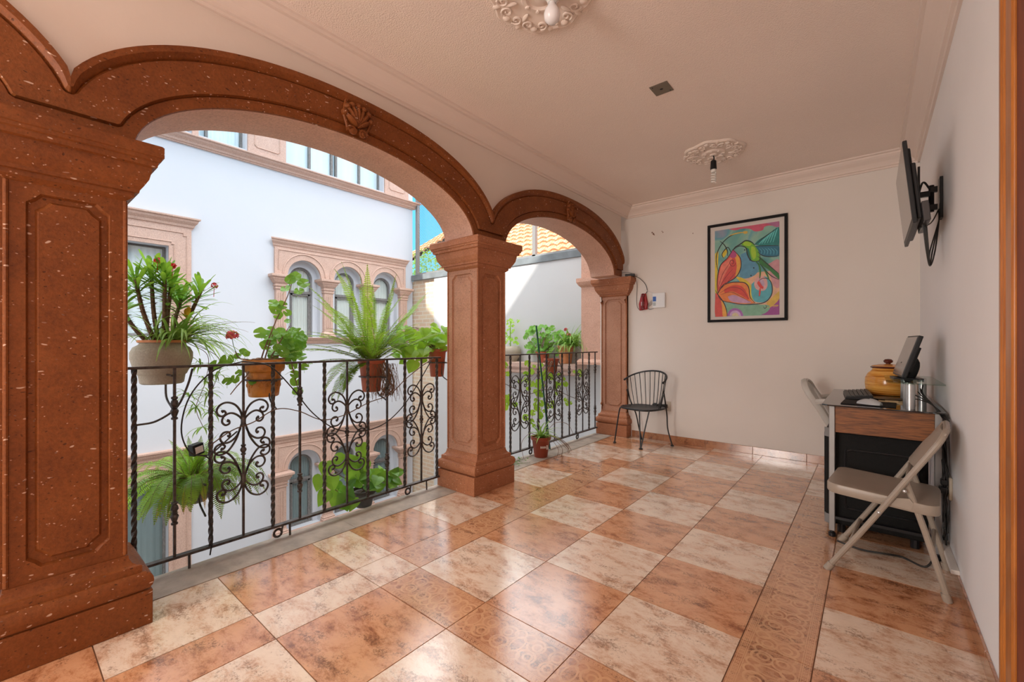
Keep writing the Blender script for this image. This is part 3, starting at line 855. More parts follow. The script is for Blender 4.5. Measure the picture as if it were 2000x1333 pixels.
for dzz in (0, dz):
    for i, c_ in enumerate(AC):
        window(c_, .18, 1.2+dzz, 2.15+dzz, True, trans=1.93+dzz, cm='curtain_warm' if dzz == 0 else 'curtain_dark')
window(1.05, .395, 1.2, 2.365, False, bars=(1.05,), cm='curtain')
window(1.05, .395, GZ, 2.365+dz, False, bars=(1.05,), trans=None, cm='curtain_dark', name='french_door')
window(.9, .79, 3.93, 5.19, False, bars=(.5,.9,1.3))
window(2.06, .285, 3.93, 5.19, False, bars=(1.9,))
window(3.785, .86, 3.93, 5.19, False, bars=(3.34, 3.72, 3.80, 4.24), cm='curtain')
# dark room behind the windows
m = MB(); m.box(XF-.5, Y0, GZ, XF-.42, 5.1, 5.6); pb(m, 'inner_wall', M['curtain_warm'])
m = MB(); m.box(XF-3.0, Y0, 5.58, XF-.02, 5.32, 5.7); pb(m, 'roof', M['endwall'])

# end wall of the courtyard
YE = 5.3
def brick_mat(name, c1, c2, mort, sc=9):
    m, nt, b = newmat(name)
    tc = nt.nodes.new('ShaderNodeNewGeometry').outputs['Position']
    br = nt.nodes.new('ShaderNodeTexBrick'); br.inputs['Scale'].default_value = 1
    br.inputs['Brick Width'].default_value = .22; br.inputs['Row Height'].default_value = .075; br.inputs['Mortar Size'].default_value = .010
    sep = nt.nodes.new('ShaderNodeSeparateXYZ'); nt.links.new(tc, sep.inputs[0])
    cb = nt.nodes.new('ShaderNodeCombineXYZ'); nt.links.new(sep.outputs[0], cb.inputs[0]); nt.links.new(sep.outputs[2], cb.inputs[1])
    nt.links.new(cb.outputs[0], br.inputs['Vector'])
    br.inputs['Color1'].default_value = (*c1,1); br.inputs['Color2'].default_value = (*c2,1); br.inputs['Mortar'].default_value = (*mort,1)
    nt.links.new(br.outputs['Color'], b.inputs['Base Color']); b.inputs['Roughness'].default_value = .9
    return m
M['brick'] = brick_mat('painted_brick', (.66,.52,.36), (.60,.44,.32), (.66,.60,.50))
m = MB(); m.box(-6.32, YE, GZ, -2.45, YE+.2, 2.33); struct(m.build('wall_courtyard', M['endwall']))
m = MB(); m.box(-7.4, YE+.04, GZ, -6.32, YE+.2, 2.33)
tag(m.build('brick_wall', M['brick']), 'narrow sunlit brick wall between white building and courtyard end wall', 'wall')
M['coping'] = plain('grey_coping', (.17,.19,.20), .5, var=.2, vscale=6)
m = MB(); m.box(-6.99, YE-.02, 2.33, -2.45, YE+.22, 2.44); struct(m.build('trim_7', M['coping'], bevel=.006))
# wall above back pilaster (outside jamb of the gallery seen past pillar 3)
m = MB(); m.rect(-2.98, -2.68, 5.02, 5.245, [(0,.9),(0,1.85),(.03,1.88),(.05,1.92),(.05,1.97),(0,1.975),(0,3.3)])
m.rect(-2.98, -2.68, 5.02, 5.245, [(.05,.83),(.05,.86),(.02,.9),(0,.9)])
tag(m.build('stone_pilaster', M['stone_daylit']), 'pale pink stone pilaster outdoors just behind the far half pillar', 'pilaster')
# stone ledge along the end wall carrying pots
m = MB(); m.rect(-4.9, -3.08, 5.02, 5.265, [(-.03,.66),(0,.68),(0,.72),(.02,.74),(.03,.76),(.03,.82),(0,.825)])
tag(m.build('stone_ledge', M['stone_pale']), 'pink stone ledge along the courtyard end wall carrying flower pots', 'ledge')

# wire mesh screen above the end wall
ft = thing('mesh_screen', 'grey metal framed wire mesh screen standing on the courtyard end wall', 'fence', (-4.7, YE+.08, 2.44))
def pf(mb, name, mat, **k):
    o = mb.build(name, mat, ft, **k); o.matrix_parent_inverse = Matrix.Translation((-4.7, YE+.08, 2.44)).inverted(); return o
for x in (-6.93, -4.03): 
    m = MB(); m.box(x-.03, YE+.06, 2.0 if False else 2.44, x+.03, YE+.12, 4.0); pf(m, 'post', M['grey_metal'])
m = MB(); m.box(-6.9, YE+.06, 2.441, -2.5, YE+.12, 2.48); pf(m, 'frame_rail', M['grey_metal'])
m = MB(); m.box(-6.9, YE+.06, 3.95, -2.5, YE+.12, 3.99); pf(m, 'frame_rail', M['grey_metal'])
m = MB(); yy = YE+.09; zz0, zz1 = 2.48, 3.95; H_ = zz1-zz0
x = -6.9-H_
while x < -2.5:
    for s in (0, 1):
        a0 = x if s == 0 else x+H_; a1 = x+H_ if s == 0 else x
        # clip to the frame
        p0 = Vector((a0, yy, zz0)); p1 = Vector((a1, yy, zz1))
        def clip(p0, p1, lo, hi):
            d = p1-p0; t0, t1 = 0, 1
            ta, tb = (lo-p0.x)/d.x, (hi-p0.x)/d.x
            if ta > tb: ta, tb = tb, ta
            t0, t1 = max(0, ta), min(1, tb)
            return (p0+d*t0, p0+d*t1) if t1 > t0+.01 else None
        r_ = clip(p0, p1, -6.9, -2.5)
        if r_: m.tube(r_, .0022, 3)
    x += .055
pf(m, 'wire_mesh', M['grey_metal'])

# clay tile roofs beyond
def roof_mat():
    m, nt, b = newmat('clay_roof_tiles')
    tc = nt.nodes.new('ShaderNodeTexCoord').outputs['Object']
    n = noise(nt, tc, 5, 6, .7); n2 = noise(nt, tc, 1.2, 3)
    r = ramp(nt, [(.3,(.30,.10,.04)),(.5,(.62,.26,.10)),(.7,(.75,.48,.26))]); nt.links.new(n.outputs['Fac'], r.inputs[0])
    nt.links.new(mixc(nt, n2.outputs['Fac'], r.outputs[0], (.55,.26,.13)), b.inputs['Base Color'])
    b.inputs['Roughness'].default_value = .9
    return m
M['roof'] = roof_mat()
def tile_roof(O, U, V, nu, nv, pu=.22, pv=.34):
    """barrel tile courses; U across, V up the slope"""
    O, U, V = Vector(O), Vector(U).normalized(), Vector(V).normalized(); N = U.cross(V).normalized()
    mb = MB(); seg = 8
    for j in range(nv):
        for e in (0,):
            L = []
            for (vv, lift) in ((j*pv-.02, .055), ((j+1)*pv, .012)):
                L.append([O+U*(i/seg*pu)+V*vv+N*(lift+.045*abs(sin(pi*i/seg))+.0) for i in range(nu*seg+1)])
            mb.loops(L, cap0=False, cap1=False, closed=False)
            # front lip
            mb.loops([[p-N*.05 for p in L[0]], L[0]], cap0=False, cap1=False, closed=False)
    c0, c1 = O-V*.02, O+V*(nv*pv)
    w_ = nu*pu
    mb.face([c0-N*.05, c0+U*w_-N*.05, c1+U*w_-N*.05, c1-N*.05])
    return mb
m = tile_roof((-8.2, 6.2, 2.35), (1,0,0), (0,1,.62), 36, 14)
tag(m.build('tile_roof', M['roof'], smooth=False), 'sunlit orange clay tile roof seen through mesh under the far arch', 'roof')
m = tile_roof((-10.6, 7.2, 3.1), (1,.1,.30), (0,1,.75), 12, 5)
tag(m.build('tile_roof', M['roof'], smooth=False), 'small reddish clay tile roof against the blue sky left of middle pillar', 'roof')
m = MB(); m.rect(-6.35, -5.95, 5.75, 6.1, [(0,GZ),(0,3.5),(.04,3.52),(.04,3.6),(0,3.6)])
M['rough_stone'] = plain('rough_stone', (.42,.34,.26), .9, bump=.8, bscale=30, var=.3, vscale=12)
tag(m.build('chimney', M['rough_stone']), 'rough stone chimney standing behind the mesh screen', 'chimney')
# leafy tree behind the screen
tt = thing('garden_tree', 'green tree with leaves seen behind the wire mesh screen', 'tree', (-8.1, 6.7, GZ))
m = MB(); m.tube([(0,0,0),(.05,0,2.5),(0,0,4.5),(.1,.05,5.6)], [.12,.1,.08,.03], 8); m.build('trunk', M['bark'], tt, smooth=True)
m = MB()
for i in range(1500):
    while True:
        p = Vector((random.uniform(-1,1),random.uniform(-1,1),random.uniform(-1,1)))
        if .2 < p.length < 1: break
    p = Vector((p.x*.85, p.y*.7, p.z*.62+5.75))
    d_ = Vector((random.uniform(-1,1),random.uniform(-1,1),random.uniform(-.6,.6))).normalized()*random.uniform(.05,.09)
    m.blade([p, p+d_*.5, p+d_], [.004,.024,.003], (random.uniform(-.5,.5),random.uniform(-.5,.5),1))
m.build('foliage', M['leaf'], tt)

# ground of the courtyard and an unseen notched wall added to throw the diagonal shade
M['paving'] = plain('courtyard_paving', (.42,.36,.31), .8, var=.2, vscale=3)
m = MB(); m.box(-7.2, -4, GZ-.1, -2.45, YE+.1, GZ); struct(m.build('floor_courtyard', M['paving']))
m = MB(); m.box(-30, -20, GZ-.4, 20, 40, GZ-.15); struct(m.build('floor_ground', M['paving']))
m = MB()
m.prism([(-14,GZ),(3,GZ),(3,12.2),(-3.9,12.2),(-5.77,10.07),(-7.8,11.8),(-14,11.8)], -4.2, -4.0, 'xz')
tag(m.build('shade_wall', M['endwall']), 'tall unseen notched wall added to shade the courtyard end wall', 'wall')
# ------------------------------------------------------------------ wrought iron railings
RX, RZ0, RZ1 = -2.60, .078, 1.009
Q = {
 'a': [(.004,0),(.012,.05),(.038,.092),(.078,.110),(.112,.098),(.126,.070),(.115,.045),(.095,.041),(.084,.054),(.092,.067),(.104,.063)],
 'b': [(.004,-.005),(.012,.020),(.038,.044),(.066,.052),(.094,.037),(.101,.010),(.086,-.008),(.068,-.003),(.068,.012),(.079,.014)],
 'c': [(.004,.0),(.018,-.04),(.036,-.092),(.074,-.146),(.112,-.160),(.134,-.144),(.131,-.117),(.108,-.104),(.088,-.117),(.096,-.132),(.107,-.128)],
 'd': [(.014,-.035),(.033,-.074),(.066,-.100),(.098,-.098),(.110,-.072),(.096,-.048),(.072,-.046),(.064,-.062),(.076,-.071)]}
def railing(y0, y1, first, step, kinds, label, feet):
    yc = (y0+y1)/2
    t = thing('iron_railing', label, 'railing', (RX, yc, 0))
    def P(y): return y-yc
    m = MB(); m.box(-.019, P(y0), RZ1-.012, .019, P(y1), RZ1); m.build('top_rail', M['iron'], t, bevel=.002)
    m = MB(); m.box(-.016, P(y0), RZ0-.006, .016, P(y1), RZ0+.006); m.build('bottom_rail', M['iron'], t)
    for i, k in enumerate(kinds):
        y = P(first+step*i); m = MB()
        if k == 't':
            n = 60
            m.tube([(0,y,RZ0+(RZ1-.012-RZ0)*j/n) for j in range(n+1)], .0115, 4, twist=.55)
            m.build('twisted_baluster', M['iron'], t)
        elif k == 'k':
            m.tube([(0,y,RZ0),(0,y,RZ1-.012)], .008, 4, phase=pi/4)
            for zc in (.80, .29):
                m.lathe([(.006,-.055),(.014,-.052),(.014,-.044),(.009,-.040),(.013,-.028),(.018,-.012),(.013,-.002),(.010,.0),(.015,.004),(.010,.008),(.017,.022),(.014,.036),(.009,.044),(.014,.048),(.014,.056),(.006,.06)], (0,y,zc), 10)
            m.build('knuckled_baluster', M['iron'], t, smooth=True)
        else:
            m.tube([(0,y,RZ0),(0,y,RZ1-.012)], .0075, 4, phase=pi/4)
            b_ = m.build('panel_bar', M['iron'], t)
            zm = .544; zk = .152
            m = MB()
            m.lathe([(.006,-.03),(.012,-.027),(.012,-.020),(.008,-.016),(.015,-.004),(.015,.004),(.008,.016),(.012,.020),(.012,.027),(.006,.03)], (0,y,zm), 10)
            m.build('knuckle', M['iron'], b_, smooth=True)
            for s in (-1,1):
                m = MB(); m.lathe([(.007,-.028),(.013,-.024),(.013,.024),(.007,.028)], (0,y,zm+s*zk), 8)
                m.build('collar', M['iron'], b_, smooth=True)
            for sz in (1,-1):
                for sy in (-1,1):
                    m = MB()
                    for key in 'abcd':
                        pts = cr([(0, y+sy*a*.98, zm+sz*(zk+c)) for a, c in Q[key]], 5)
                        n = len(pts); r = [.0055]*(n-6)+[.0055,.006,.0075,.009,.009,.006]
                        m.tube(pts, r, 6)
                    m.build('scroll_cluster', M['iron'], b_, smooth=True, auto=60)
    for kind, y in feet:
        m = MB(); y = P(y)
        if kind == 'o':
            m.tube([(.0+.006, y+.021*cos(a), .038+.021*sin(a)) for a in [2*pi*i/16 for i in range(17)]], .007, 6)
            m.tube([(.006, y+.021, .045),(.003,y+.03,RZ0)], .006, 5)
            m.build('ring_foot', M['iron'], t, smooth=True)
        else:
            m.tube([(.005,y,RZ0),(.01,y,.0)], .006, 5); m.build('strut_foot', M['iron'], t)
    return t
railing(.335, 2.235, .413, .1495, 'tktptktptktpt', 'wide wrought iron railing between the near and middle stone pillars', [('o',1.035),('s',1.10),('o',1.93),('s',.62),('s',2.1)])
railing(2.68, 4.74, 2.805, .1462, 'tktptktptktptk', 'far wrought iron railing between the middle pillar and back wall', [('o',3.40),('o',4.28),('s',3.0)])

# ------------------------------------------------------------------ plants
def rnd(a, b): return random.uniform(a, b)
def pot_std(t, r, h, mat=None, rim=.022, z=0, c=(0,0), n=24, ring=None):
    mat = mat or M['terracotta']
    m = MB(); cx, cy = c
    m.lathe([(r*.62,z),(r*.66,z+.004),(r*.88,z+h-rim*1.3),(r*.90,z+h-rim*1.2),(r*1.0,z+h-rim),(r*1.02,z+h),(r*.92,z+h),(r*.88,z+h-.02),(.01,z+h-.025)], (cx,cy,0), n)
    o = m.build('pot', mat, t, smooth=True)
    s = MB(); s.lathe([(r*.89,z+h-.024),(.01,z+h-.014)], (cx,cy,0), n); s.build('soil', M['soil'], o)
    return o
def hang_ring(t, r, z, out=.16, c=(0,0)):
    """iron hoop with an arm reaching back to the rail (towards +x)"""
    m = MB(); cx, cy = c
    m.tube([(cx+r*cos(a), cy+r*sin(a), z) for a in [2*pi*i/28 for i in range(29)]], .0055, 6)
    m.tube([(cx+r, cy, z), (cx+out, cy, z)], .0055, 6)
    m.tube(cr([(cx+r*.8, cy, z-.003),(cx+r*.9, cy, z-.11),(cx+out, cy, z-.16)],5), .005, 6)
    return m.build('hoop', M['iron'], t, smooth=True)

def frond(m, p0, d, length, droop, w=.035, n=46, side=None, m_i=0):
    """fern frond: arching rachis with narrow leaflets"""
    P = [Vector(p0)]; d = Vector(d).normalized(); v = d.copy(); N = 14
    for i in range(N):
        v = (v + Vector((0,0,-droop))*(1/N)*(.4+1.4*i/N)).normalized()
        P.append(P[-1]+v*length/N)
    C = cr(P, 4)
    m.tube(C, [.0022*(1-.7*i/len(C)) for i in range(len(C))], 3, m=1)
    tot = len(C)-1
    for i in range(n):
        f = .10+.90*i/n; k = f*tot; a = int(k); q = C[a].lerp(C[min(a+1,tot)], k-a)
        t = (C[min(a+1,tot)]-C[max(a-1,0)]).normalized()
        up = Vector((0,0,1)); s_ = t.cross(up)
        if s_.length < .1: s_ = t.cross(Vector((0,1,0)))
        s_.normalize(); nn = s_.cross(t).normalized()
        ww = w*min(1, .45+f*1.6)*(1.0 if f < .72 else max(.12, (1-f)/.28))
        for sg in (-1, 1):
            dd = (s_*sg + t*.28 - nn*.12 + nn*rnd(-.12,.12)).normalized()
            b0 = q; b1 = q+dd*ww; h = length/n*.31
            m.face([b0-t*h*.8, b0+dd*ww*.55-t*h, b1, b0+dd*ww*.55+t*h, b0+t*h*.8], 0)
def strap(m, p0, d, length, droop, w=.006, m_i=0, n=12):
    P = [Vector(p0)]; v = Vector(d).normalized()
    for i in range(n):
        v = (v+Vector((0,0,-droop))*(1/n)*(.4+1.3*i/n)).normalized()
        P.append(P[-1]+v*length/n)
    W = [w*(.6+.8*min(1,i/3))*(1-(i/n)**3) + .0004 for i in range(n+1)]
    m.blade(P, W, (0,0,1), .35, m_i); return P
def oval_leaf(m, p0, d, length, w, up=(0,0,1), curl=.15, mi=0, n=5, tip=.1):
    p0 = Vector(p0); d = Vector(d).normalized()
    P, W = [], []
    for i in range(n+1):
        f = i/n
        P.append(p0+d*length*f+Vector((0,0,-1))*length*curl*f*f)
        W.append(w*(sin(pi*min(1,f*.92+.08))**.7)*(1 if f < 1 else tip))
    m.blade(P, W, up, .18, mi)
def round_leaf(m, c, nrm, r, mi=0, lobes=5, spin=0):
    """scalloped geranium leaf"""
    c = Vector(c); nrm = Vector(nrm).normalized()
    a = nrm.cross(Vector((.3,.2,1))).normalized(); b_ = nrm.cross(a)
    base = len(m.v); n = 20
    m.v.append(tuple(c-nrm*r*.12))
    for i in range(n+1):
        t = spin+radians(12)+(2*pi-radians(24))*i/n
        rr = r*(1+.05*cos(lobes*(t-spin)+pi)+.025*cos(17*t))
        p = c+(a*cos(t)+b_*sin(t))*rr+nrm*(r*.05*sin(lobes*(t-spin)))
        m.v.append(tuple(p))
    for i in range(n): m.f.append((base, base+1+i, base+2+i)); m.m.append(mi)
def heart_leaf(m, p0, d, length, nrm, mi=0):
    p0 = Vector(p0); d = Vector(d).normalized(); nrm = Vector(nrm).normalized()
    s_ = d.cross(nrm).normalized(); nrm = s_.cross(d)
    prof = [(-.12,.02),(-.16,.22),(-.05,.42),(.15,.50),(.40,.44),(.65,.29),(.85,.13),(1.0,0)]
    b_ = len(m.v); m.v.append(tuple(p0))
    ctr = []
    for sg in (-1,1):
        for a, w in prof[:-1] if sg == -1 else prof:
            cup = .16*w
            m.v.append(tuple(p0+d*length*a+s_*sg*w*length+nrm*length*(cup*.8-.18*max(0,a)**2)))
    nL = len(prof)-1
    L = [b_+1+i for i in range(nL)]; R = [b_+1+nL+i for i in range(nL+1)]; tip = R[-1]
    mid = []
    for a in (.0,.15,.40,.65,.85):
        m.v.append(tuple(p0+d*length*a-nrm*length*.18*a*a)); mid.append(len(m.v)-1)
    # left and right fans to the midrib
    for S, fl in ((L, 0), (R[:-1], 1)):
        quads = [(b_, S[0], S[1]), (b_, S[1], S[2], mid[0]), (mid[0], S[2], S[3], mid[1]), (mid[1], S[3], S[4], mid[2]), (mid[2], S[4], S[5], mid[3]), (mid[3], S[5], S[6], mid[4]), (mid[4], S[6], tip)]
        for q in quads:
            m.f.append(tuple(q) if fl else tuple(reversed(q))); m.m.append(mi)
def flower_head(m, c, r, n=60, petal=.012, mi=0):
    for i in range(n):
        a, z = rnd(0,2*pi), rnd(-.3,1)
        q = sqrt(max(0,1-z*z)); d = Vector((q*cos(a), q*sin(a), z))
        p = Vector(c)+d*r*rnd(.75,1); up = Vector((rnd(-1,1),rnd(-1,1),rnd(-1,1)))
        s_ = d.cross(up).normalized(); t_ = d.cross(s_)
        for k in range(4):
            e = s_*cos(k*pi/2)+t_*sin(k*pi/2); e2 = s_*cos(k*pi/2+.7)+t_*sin(k*pi/2+.7); e3 = s_*cos(k*pi/2-.7)+t_*sin(k*pi/2-.7)
            m.face([p, p+e3*petal*.7+d*.002, p+e*petal+d*.003, p+e2*petal*.7+d*.002], mi)

# 1 -- crown of thorns in a speckled bowl
t = thing('crown_of_thorns', 'red flowering spiny plant in a wide speckled beige bowl on the railing', 'potted plant', (-2.80, .555, .91))
m = MB(); m.lathe([(.082,0),(.090,.006),(.096,.045),(.098,.048),(.102,.05),(.118,.09),(.128,.13),(.128,.160),(.116,.186),(.098,.197),(.090,.205),(.098,.210),(.090,.212),(.085,.19),(.01,.19)], n=32)
p = m.build('bowl', M['beige_pot'], t, smooth=True)
m = MB(); m.lathe([(.086,.207),(.101,.2115),(.102,.223),(.091,.223),(.087,.207)], n=32); m.build('inner_rim', M['terracotta_or'], p, smooth=True)
m = MB(); m.lathe([(.084,.200),(.01,.208)], n=20); m.build('soil', M['soil'], p)
hang_ring(t, .09, .05, .2)
st = [((-.01,-.01,.2),(-.02,-.03,.36),(.0,-.045,.57)), ((.01,.01,.2),(.02,.02,.38),(.03,.03,.50)), ((.0,.03,.2),(.02,.10,.33),(.01,.165,.49)), ((.02,-.03,.2),(.03,-.08,.36),(.03,-.11,.52)), ((-.02,.04,.2),(-.03,.06,.33),(-.02,.085,.44)), ((.0,-.05,.2),(.0,-.12,.30),(-.01,-.17,.42)), ((.02,0,.2),(.05,.0,.38),(.05,-.0,.55))]
tips = []
for s_ in st:
    m = MB(); C = cr(s_, 8)
    m.tube(C, [.011-.003*i/len(C) for i in range(len(C))], 7)
    for i, q in enumerate(C):
        for k in range(6):
            a = rnd(0, 2*pi); e = Vector((cos(a), sin(a), rnd(-.2,.5)))
            m.tube([q+e*.007, q+e*.022], [.0018,.0003], 3)
    m.build('spiny_stem', M['bark'], t, smooth=True); tips.append((C[-1], (C[-1]-C[-4]).normalized()))
m = MB()
for q, d in tips:
    for k in range(34):
        a = k*2.4+rnd(-.3,.3); h = k/34
        el = -.25+1.45*h+rnd(-.15,.15)
        side = Vector((cos(a), sin(a), 0)); dd = side*cos(el)+Vector((0,0,1))*sin(el)+d*.3
        L_ = rnd(.10,.145)*(1.0-.25*h); p_ = q-d*.085*(1-h); W = rnd(.0085,.0125)
        m.blade([p_+dd*L_*f+Vector((0,0,-1))*L_*.14*f*f for f in (0,.2,.4,.6,.8,.93,1)], [W*x for x in (.22,.38,.66,.92,1.0,.72,.15)], (0,0,1), .15)
m.build('leaves', M['leaf'], t)
m = MB()
for k in range(5): oval_leaf(m, Vector((.02,.06+.012*k,.36+.01*k)), (rnd(-.2,.6),rnd(-.3,.6),-.7), .055, .011)
m.build('yellow_leaves', M['yellow_leaf'], t)
for c_ in ((.06,-.03,.62),(.06,.03,.60),(.05,.215,.52)):
    m = MB(); flower_head(m, c_, .014, 14, .010); m.tube([(c_[0]-.01,c_[1],c_[2]-.06), c_], .0015, 4)
    f_ = m.build('flower', M['red_flower'], t); f_['label'] = 'red flower cluster'
# spider plant growing beside it in the same bowl
t = thing('spider_plant', 'spider plant spilling long narrow leaves from the speckled bowl', 'plant', (-2.79, .60, 1.115))
m = MB()
for k in range(85):
    a = rnd(-.5, 2.6); el = rnd(.25,1.2)
    d = Vector((cos(a)*cos(el)*.7, sin(a)*cos(el), sin(el)))
    strap(m, (rnd(-.03,.03), rnd(-.02,.05), 0), d, rnd(.18,.42), rnd(1.4,2.6), rnd(.0035,.006))
for k in range(26):
    strap(m, (rnd(-.05,.06), rnd(-.15,.03), 0), (rnd(-.5,.6), rnd(-.8,.6), rnd(.4,1)), rnd(.12,.30), rnd(1.2,2.4), rnd(.003,.005))
m.build('leaves', M['spider'], t)
m = MB()
for k in range(4):
    frond(m, (0,.0,0), (rnd(-.3,.3), 1, rnd(.3,.9)), rnd(.28,.40), rnd(.5,1.2), .014, 44)
m.build('thin_fronds', [M['leaf_dark'], M['dry']], t)
# runners with plantlets hanging in front of the wall
t = thing('spider_plantlets', 'cluster of small spider plantlets dangling below the speckled bowl', 'plant', (-2.80, .72, 1.0))
m = MB()
for (y, z) in ((.0,0),(.02,-.09),(.04,-.16),(-.02,-.23),(.05,-.27),(.07,-.07),(-.05,-.17),(.01,-.34)):
    for k in range(15):
        a = rnd(0,2*pi); el = rnd(-.4,1.1)
        strap(m, (0,y,z), (cos(a)*cos(el), sin(a)*cos(el), sin(el)), rnd(.05,.115), rnd(1,2.2), .0032, n=7)
m.build('leaves', M['spider'], t)
m = MB(); m.tube(cr([(0,-.06,.12),(.01,.03,.05),(0,.02,-.1),(.0,-.02,-.23),(.005,.01,-.34)],6), .0016, 4); m.tube(cr([(0,-.04,.12),(.01,.09,.02),(0,.05,-.16),(.01,.05,-.27)],6), .0016, 4)
m.build('runner', M['dry'], t)

# 2 -- geranium in carved pot
t = thing('potted_geranium', 'tall geranium with lobed leaves in a carved orange clay pot', 'potted plant', (-2.78, 1.03, .802))
m = MB(); m.lathe([(.075,0),(.080,.006),(.086,.055),(.090,.13),(.092,.142),(.106,.150),(.112,.165),(.113,.205),(.108,.218),(.098,.218),(.095,.195),(.01,.19)], n=32)
p = m.build('pot', M['carved_pot'], t, smooth=True)
m = MB(); m.lathe([(.093,.2),(.01,.208)], n=20); m.build('soil', M['soil'], p)
m = MB()
for ang in (-1.45, -.36, .75):
    def onp(u_, z): a = ang+u_/.088; r_ = .082+z*.08; return Vector((r_*cos(a)+.0015*cos(a), r_*sin(a), z))
    for s in (-1,1):
        pts = []
        for j in range(16):
            a = j/15*2.6*pi; r_ = .017*(1-j/18)
            pts.append(onp(s*(.019+r_*cos(a+pi/2)), .07+r_*sin(a+pi/2)))
        m.tube(pts, .0036, 5)
        m.tube([onp(s*.002,.025), onp(s*.006,.055), onp(s*.014,.085), onp(s*.03,.105)], .0026, 5)
        m.tube([onp(s*.0,.03), onp(s*.002,.07), onp(s*.006,.118)], .0022, 5)
m.build('carved_scrolls', M['carved_pot'], p, smooth=True)
hang_ring(t, .097, .10, .18)
m = MB(); lf = MB()
stems = [[(0,-.02,.2),(.01,-.0,.28),(.02,.03,.37),(.0,.08,.48),(.01,.13,.60),(0,.165,.70)],
         [(0,.02,.2),(.02,.06,.28),(.03,.10,.36),(.02,.14,.42)], [(0,.0,.2),(.03,.07,.24),(.04,.13,.22),(.05,.16,.10),(.05,.18,.02)],
         [(0,-.03,.2),(.02,-.09,.22),(.03,-.14,.23),(.03,-.16,.27)], [(.0,.0,.2),(.02,.02,.3),(.01,.05,.38)],
         [(0,-.03,.2),(.03,-.07,.19),(.05,-.11,.13),(.05,-.16,.07),(.05,-.19,.03)]]
for s_ in stems: 
    C = cr(s_, 6); m.tube(C, [.0048-.0025*i/len(C) for i in range(len(C))], 6)
for k in range(8):   # tangle of old stems over the rim
    a = rnd(0,2*pi); m.tube(cr([(rnd(-.05,.08),rnd(-.08,.08),.215),(rnd(-.06,.09),rnd(-.1,.1),.225),(rnd(-.04,.08),rnd(-.11,.11),.215)],5), .003, 5)
m.build('stems', M['dry'], t, smooth=True)
def rl(y, z, r, x=None):
    c_ = Vector((rnd(-.02,.06) if x is None else x, y, z)); n_ = Vector((rnd(.5,1.), rnd(-.7,.1), rnd(.2,.8)))
    round_leaf(lf, c_, n_, r*1.2, spin=rnd(0,6)); lf.tube([c_, c_+Vector((-.01, rnd(-.02,.02), -.04))], .0012, 3)
for y, z, r in ((.165,.72,.033),(.205,.69,.034),(.19,.64,.028),(.13,.66,.03),(.135,.70,.03),(.105,.55,.028),(.06,.52,.034),(.055,.56,.028),(.09,.49,.026),(.13,.50,.022),(.15,.45,.018),
                (-.02,.37,.033),(.02,.36,.034),(.06,.375,.034),(.0,.30,.03),(.03,.32,.02),(.14,.37,.032),(.19,.36,.033),(.16,.33,.03),(.21,.31,.034),(.10,.34,.03),(.12,.30,.032),(.17,.28,.034),(.08,.26,.032),(.05,.24,.028),(.14,.25,.03),(.2,.26,.028),
                (.16,.13,.028),(.19,.08,.03),(.2,.02,.03),(.225,.17,.026),(.15,.17,.026),(.13,.21,.026),(-.09,.25,.018),(-.12,.27,.02),(-.14,.235,.018),(-.2,.22,.034),(-.24,.20,.03),(-.17,.12,.022),(-.2,.10,.024),(-.12,.15,.02),(-.08,.09,.02)):
    rl(y+rnd(-.008,.008), z+rnd(-.008,.008), r*.9)
for k in range(26): rl(rnd(.03,.22), rnd(.22,.40), rnd(.018,.03))
lf.build('leaves', M['leaf'], t)
m = MB(); flower_head(m, (.03,-.175,.355), .030, 60, .012); 
f_ = m.build('flower', M['pink_flower'], t); f_['label'] = 'round coral red flower head'
m = MB(); m.tube(cr([(.03,-.14,.23),(.03,-.165,.29),(.03,-.175,.34)],5), .0018, 4); m.build('flower_stalk', M['leaf_dark'], t)

# 3 -- Boston fern
t = thing('potted_fern', 'large upright fern with long fronds in a terracotta pot on the railing', 'potted plant', (-2.79, 1.756, .766))
pot_std(t, .095, .225); hang_ring(t, .085, .11, .19)
m = MB()
fr = [((0,-.55,.9),.62,.7),((0,-.25,1),.78,.55),((0,-.75,.6),.62,.8),((0,.10,1),.66,.25),((0,.35,1),.62,.8),((0,.7,.75),.80,.25),((0,.8,.5),.72,.45),((0,-.9,.4),.66,.7),((0,-.95,.25),.60,.8),
      ((0,-.4,1),.72,.9),((0,-.1,1),.70,.5),((.3,-.6,.7),.58,1.0),((-.3,-.8,.7),.66,.9),((.3,.3,.9),.5,.9),((.2,.55,.8),.55,.9),((.3,-.8,.3),.55,1.5),((.2,-1,.15),.55,1.6),((.2,-.9,.1),.5,1.7),((0,.9,.7),.5,.5),((0,-.62,.85),.70,.45),((0,-1,.5),.55,.5),((0,.5,.9),.45,.5)]
for d, L_, dr in fr + [((d[0]+rnd(-.3,.4), d[1]*rnd(.7,1.1), d[2]*rnd(.8,1.1)), L_*rnd(.7,.95), dr*rnd(.8,1.3)) for d, L_, dr in fr]:
    frond(m, (rnd(-.03,.03), rnd(-.04,.04), .21), (d[0]+rnd(-.15,.25), d[1]+rnd(-.06,.06), d[2]), L_*rnd(.92,1.06), dr, .042, 50)
for k in range(20):
    a = rnd(0,2*pi); frond(m, (rnd(-.04,.04), rnd(-.04,.04), .21), (cos(a)*.6, sin(a)*.9, rnd(.5,1.3)), rnd(.28,.48), rnd(.6,1.4), .034, 36)
m.build('fronds', [M['fern'], M['dry']], t)
m = MB()
for k in range(70):
    y = rnd(-.05,.16); p0 = Vector((.06+rnd(-.03,.06), y, .2)); q = [p0]
    for j in range(4): q.append(q[-1]+Vector((rnd(-.01,.015), rnd(-.02,.03), -rnd(.03,.08))))
    m.tube(cr(q,3), .0013, 3)
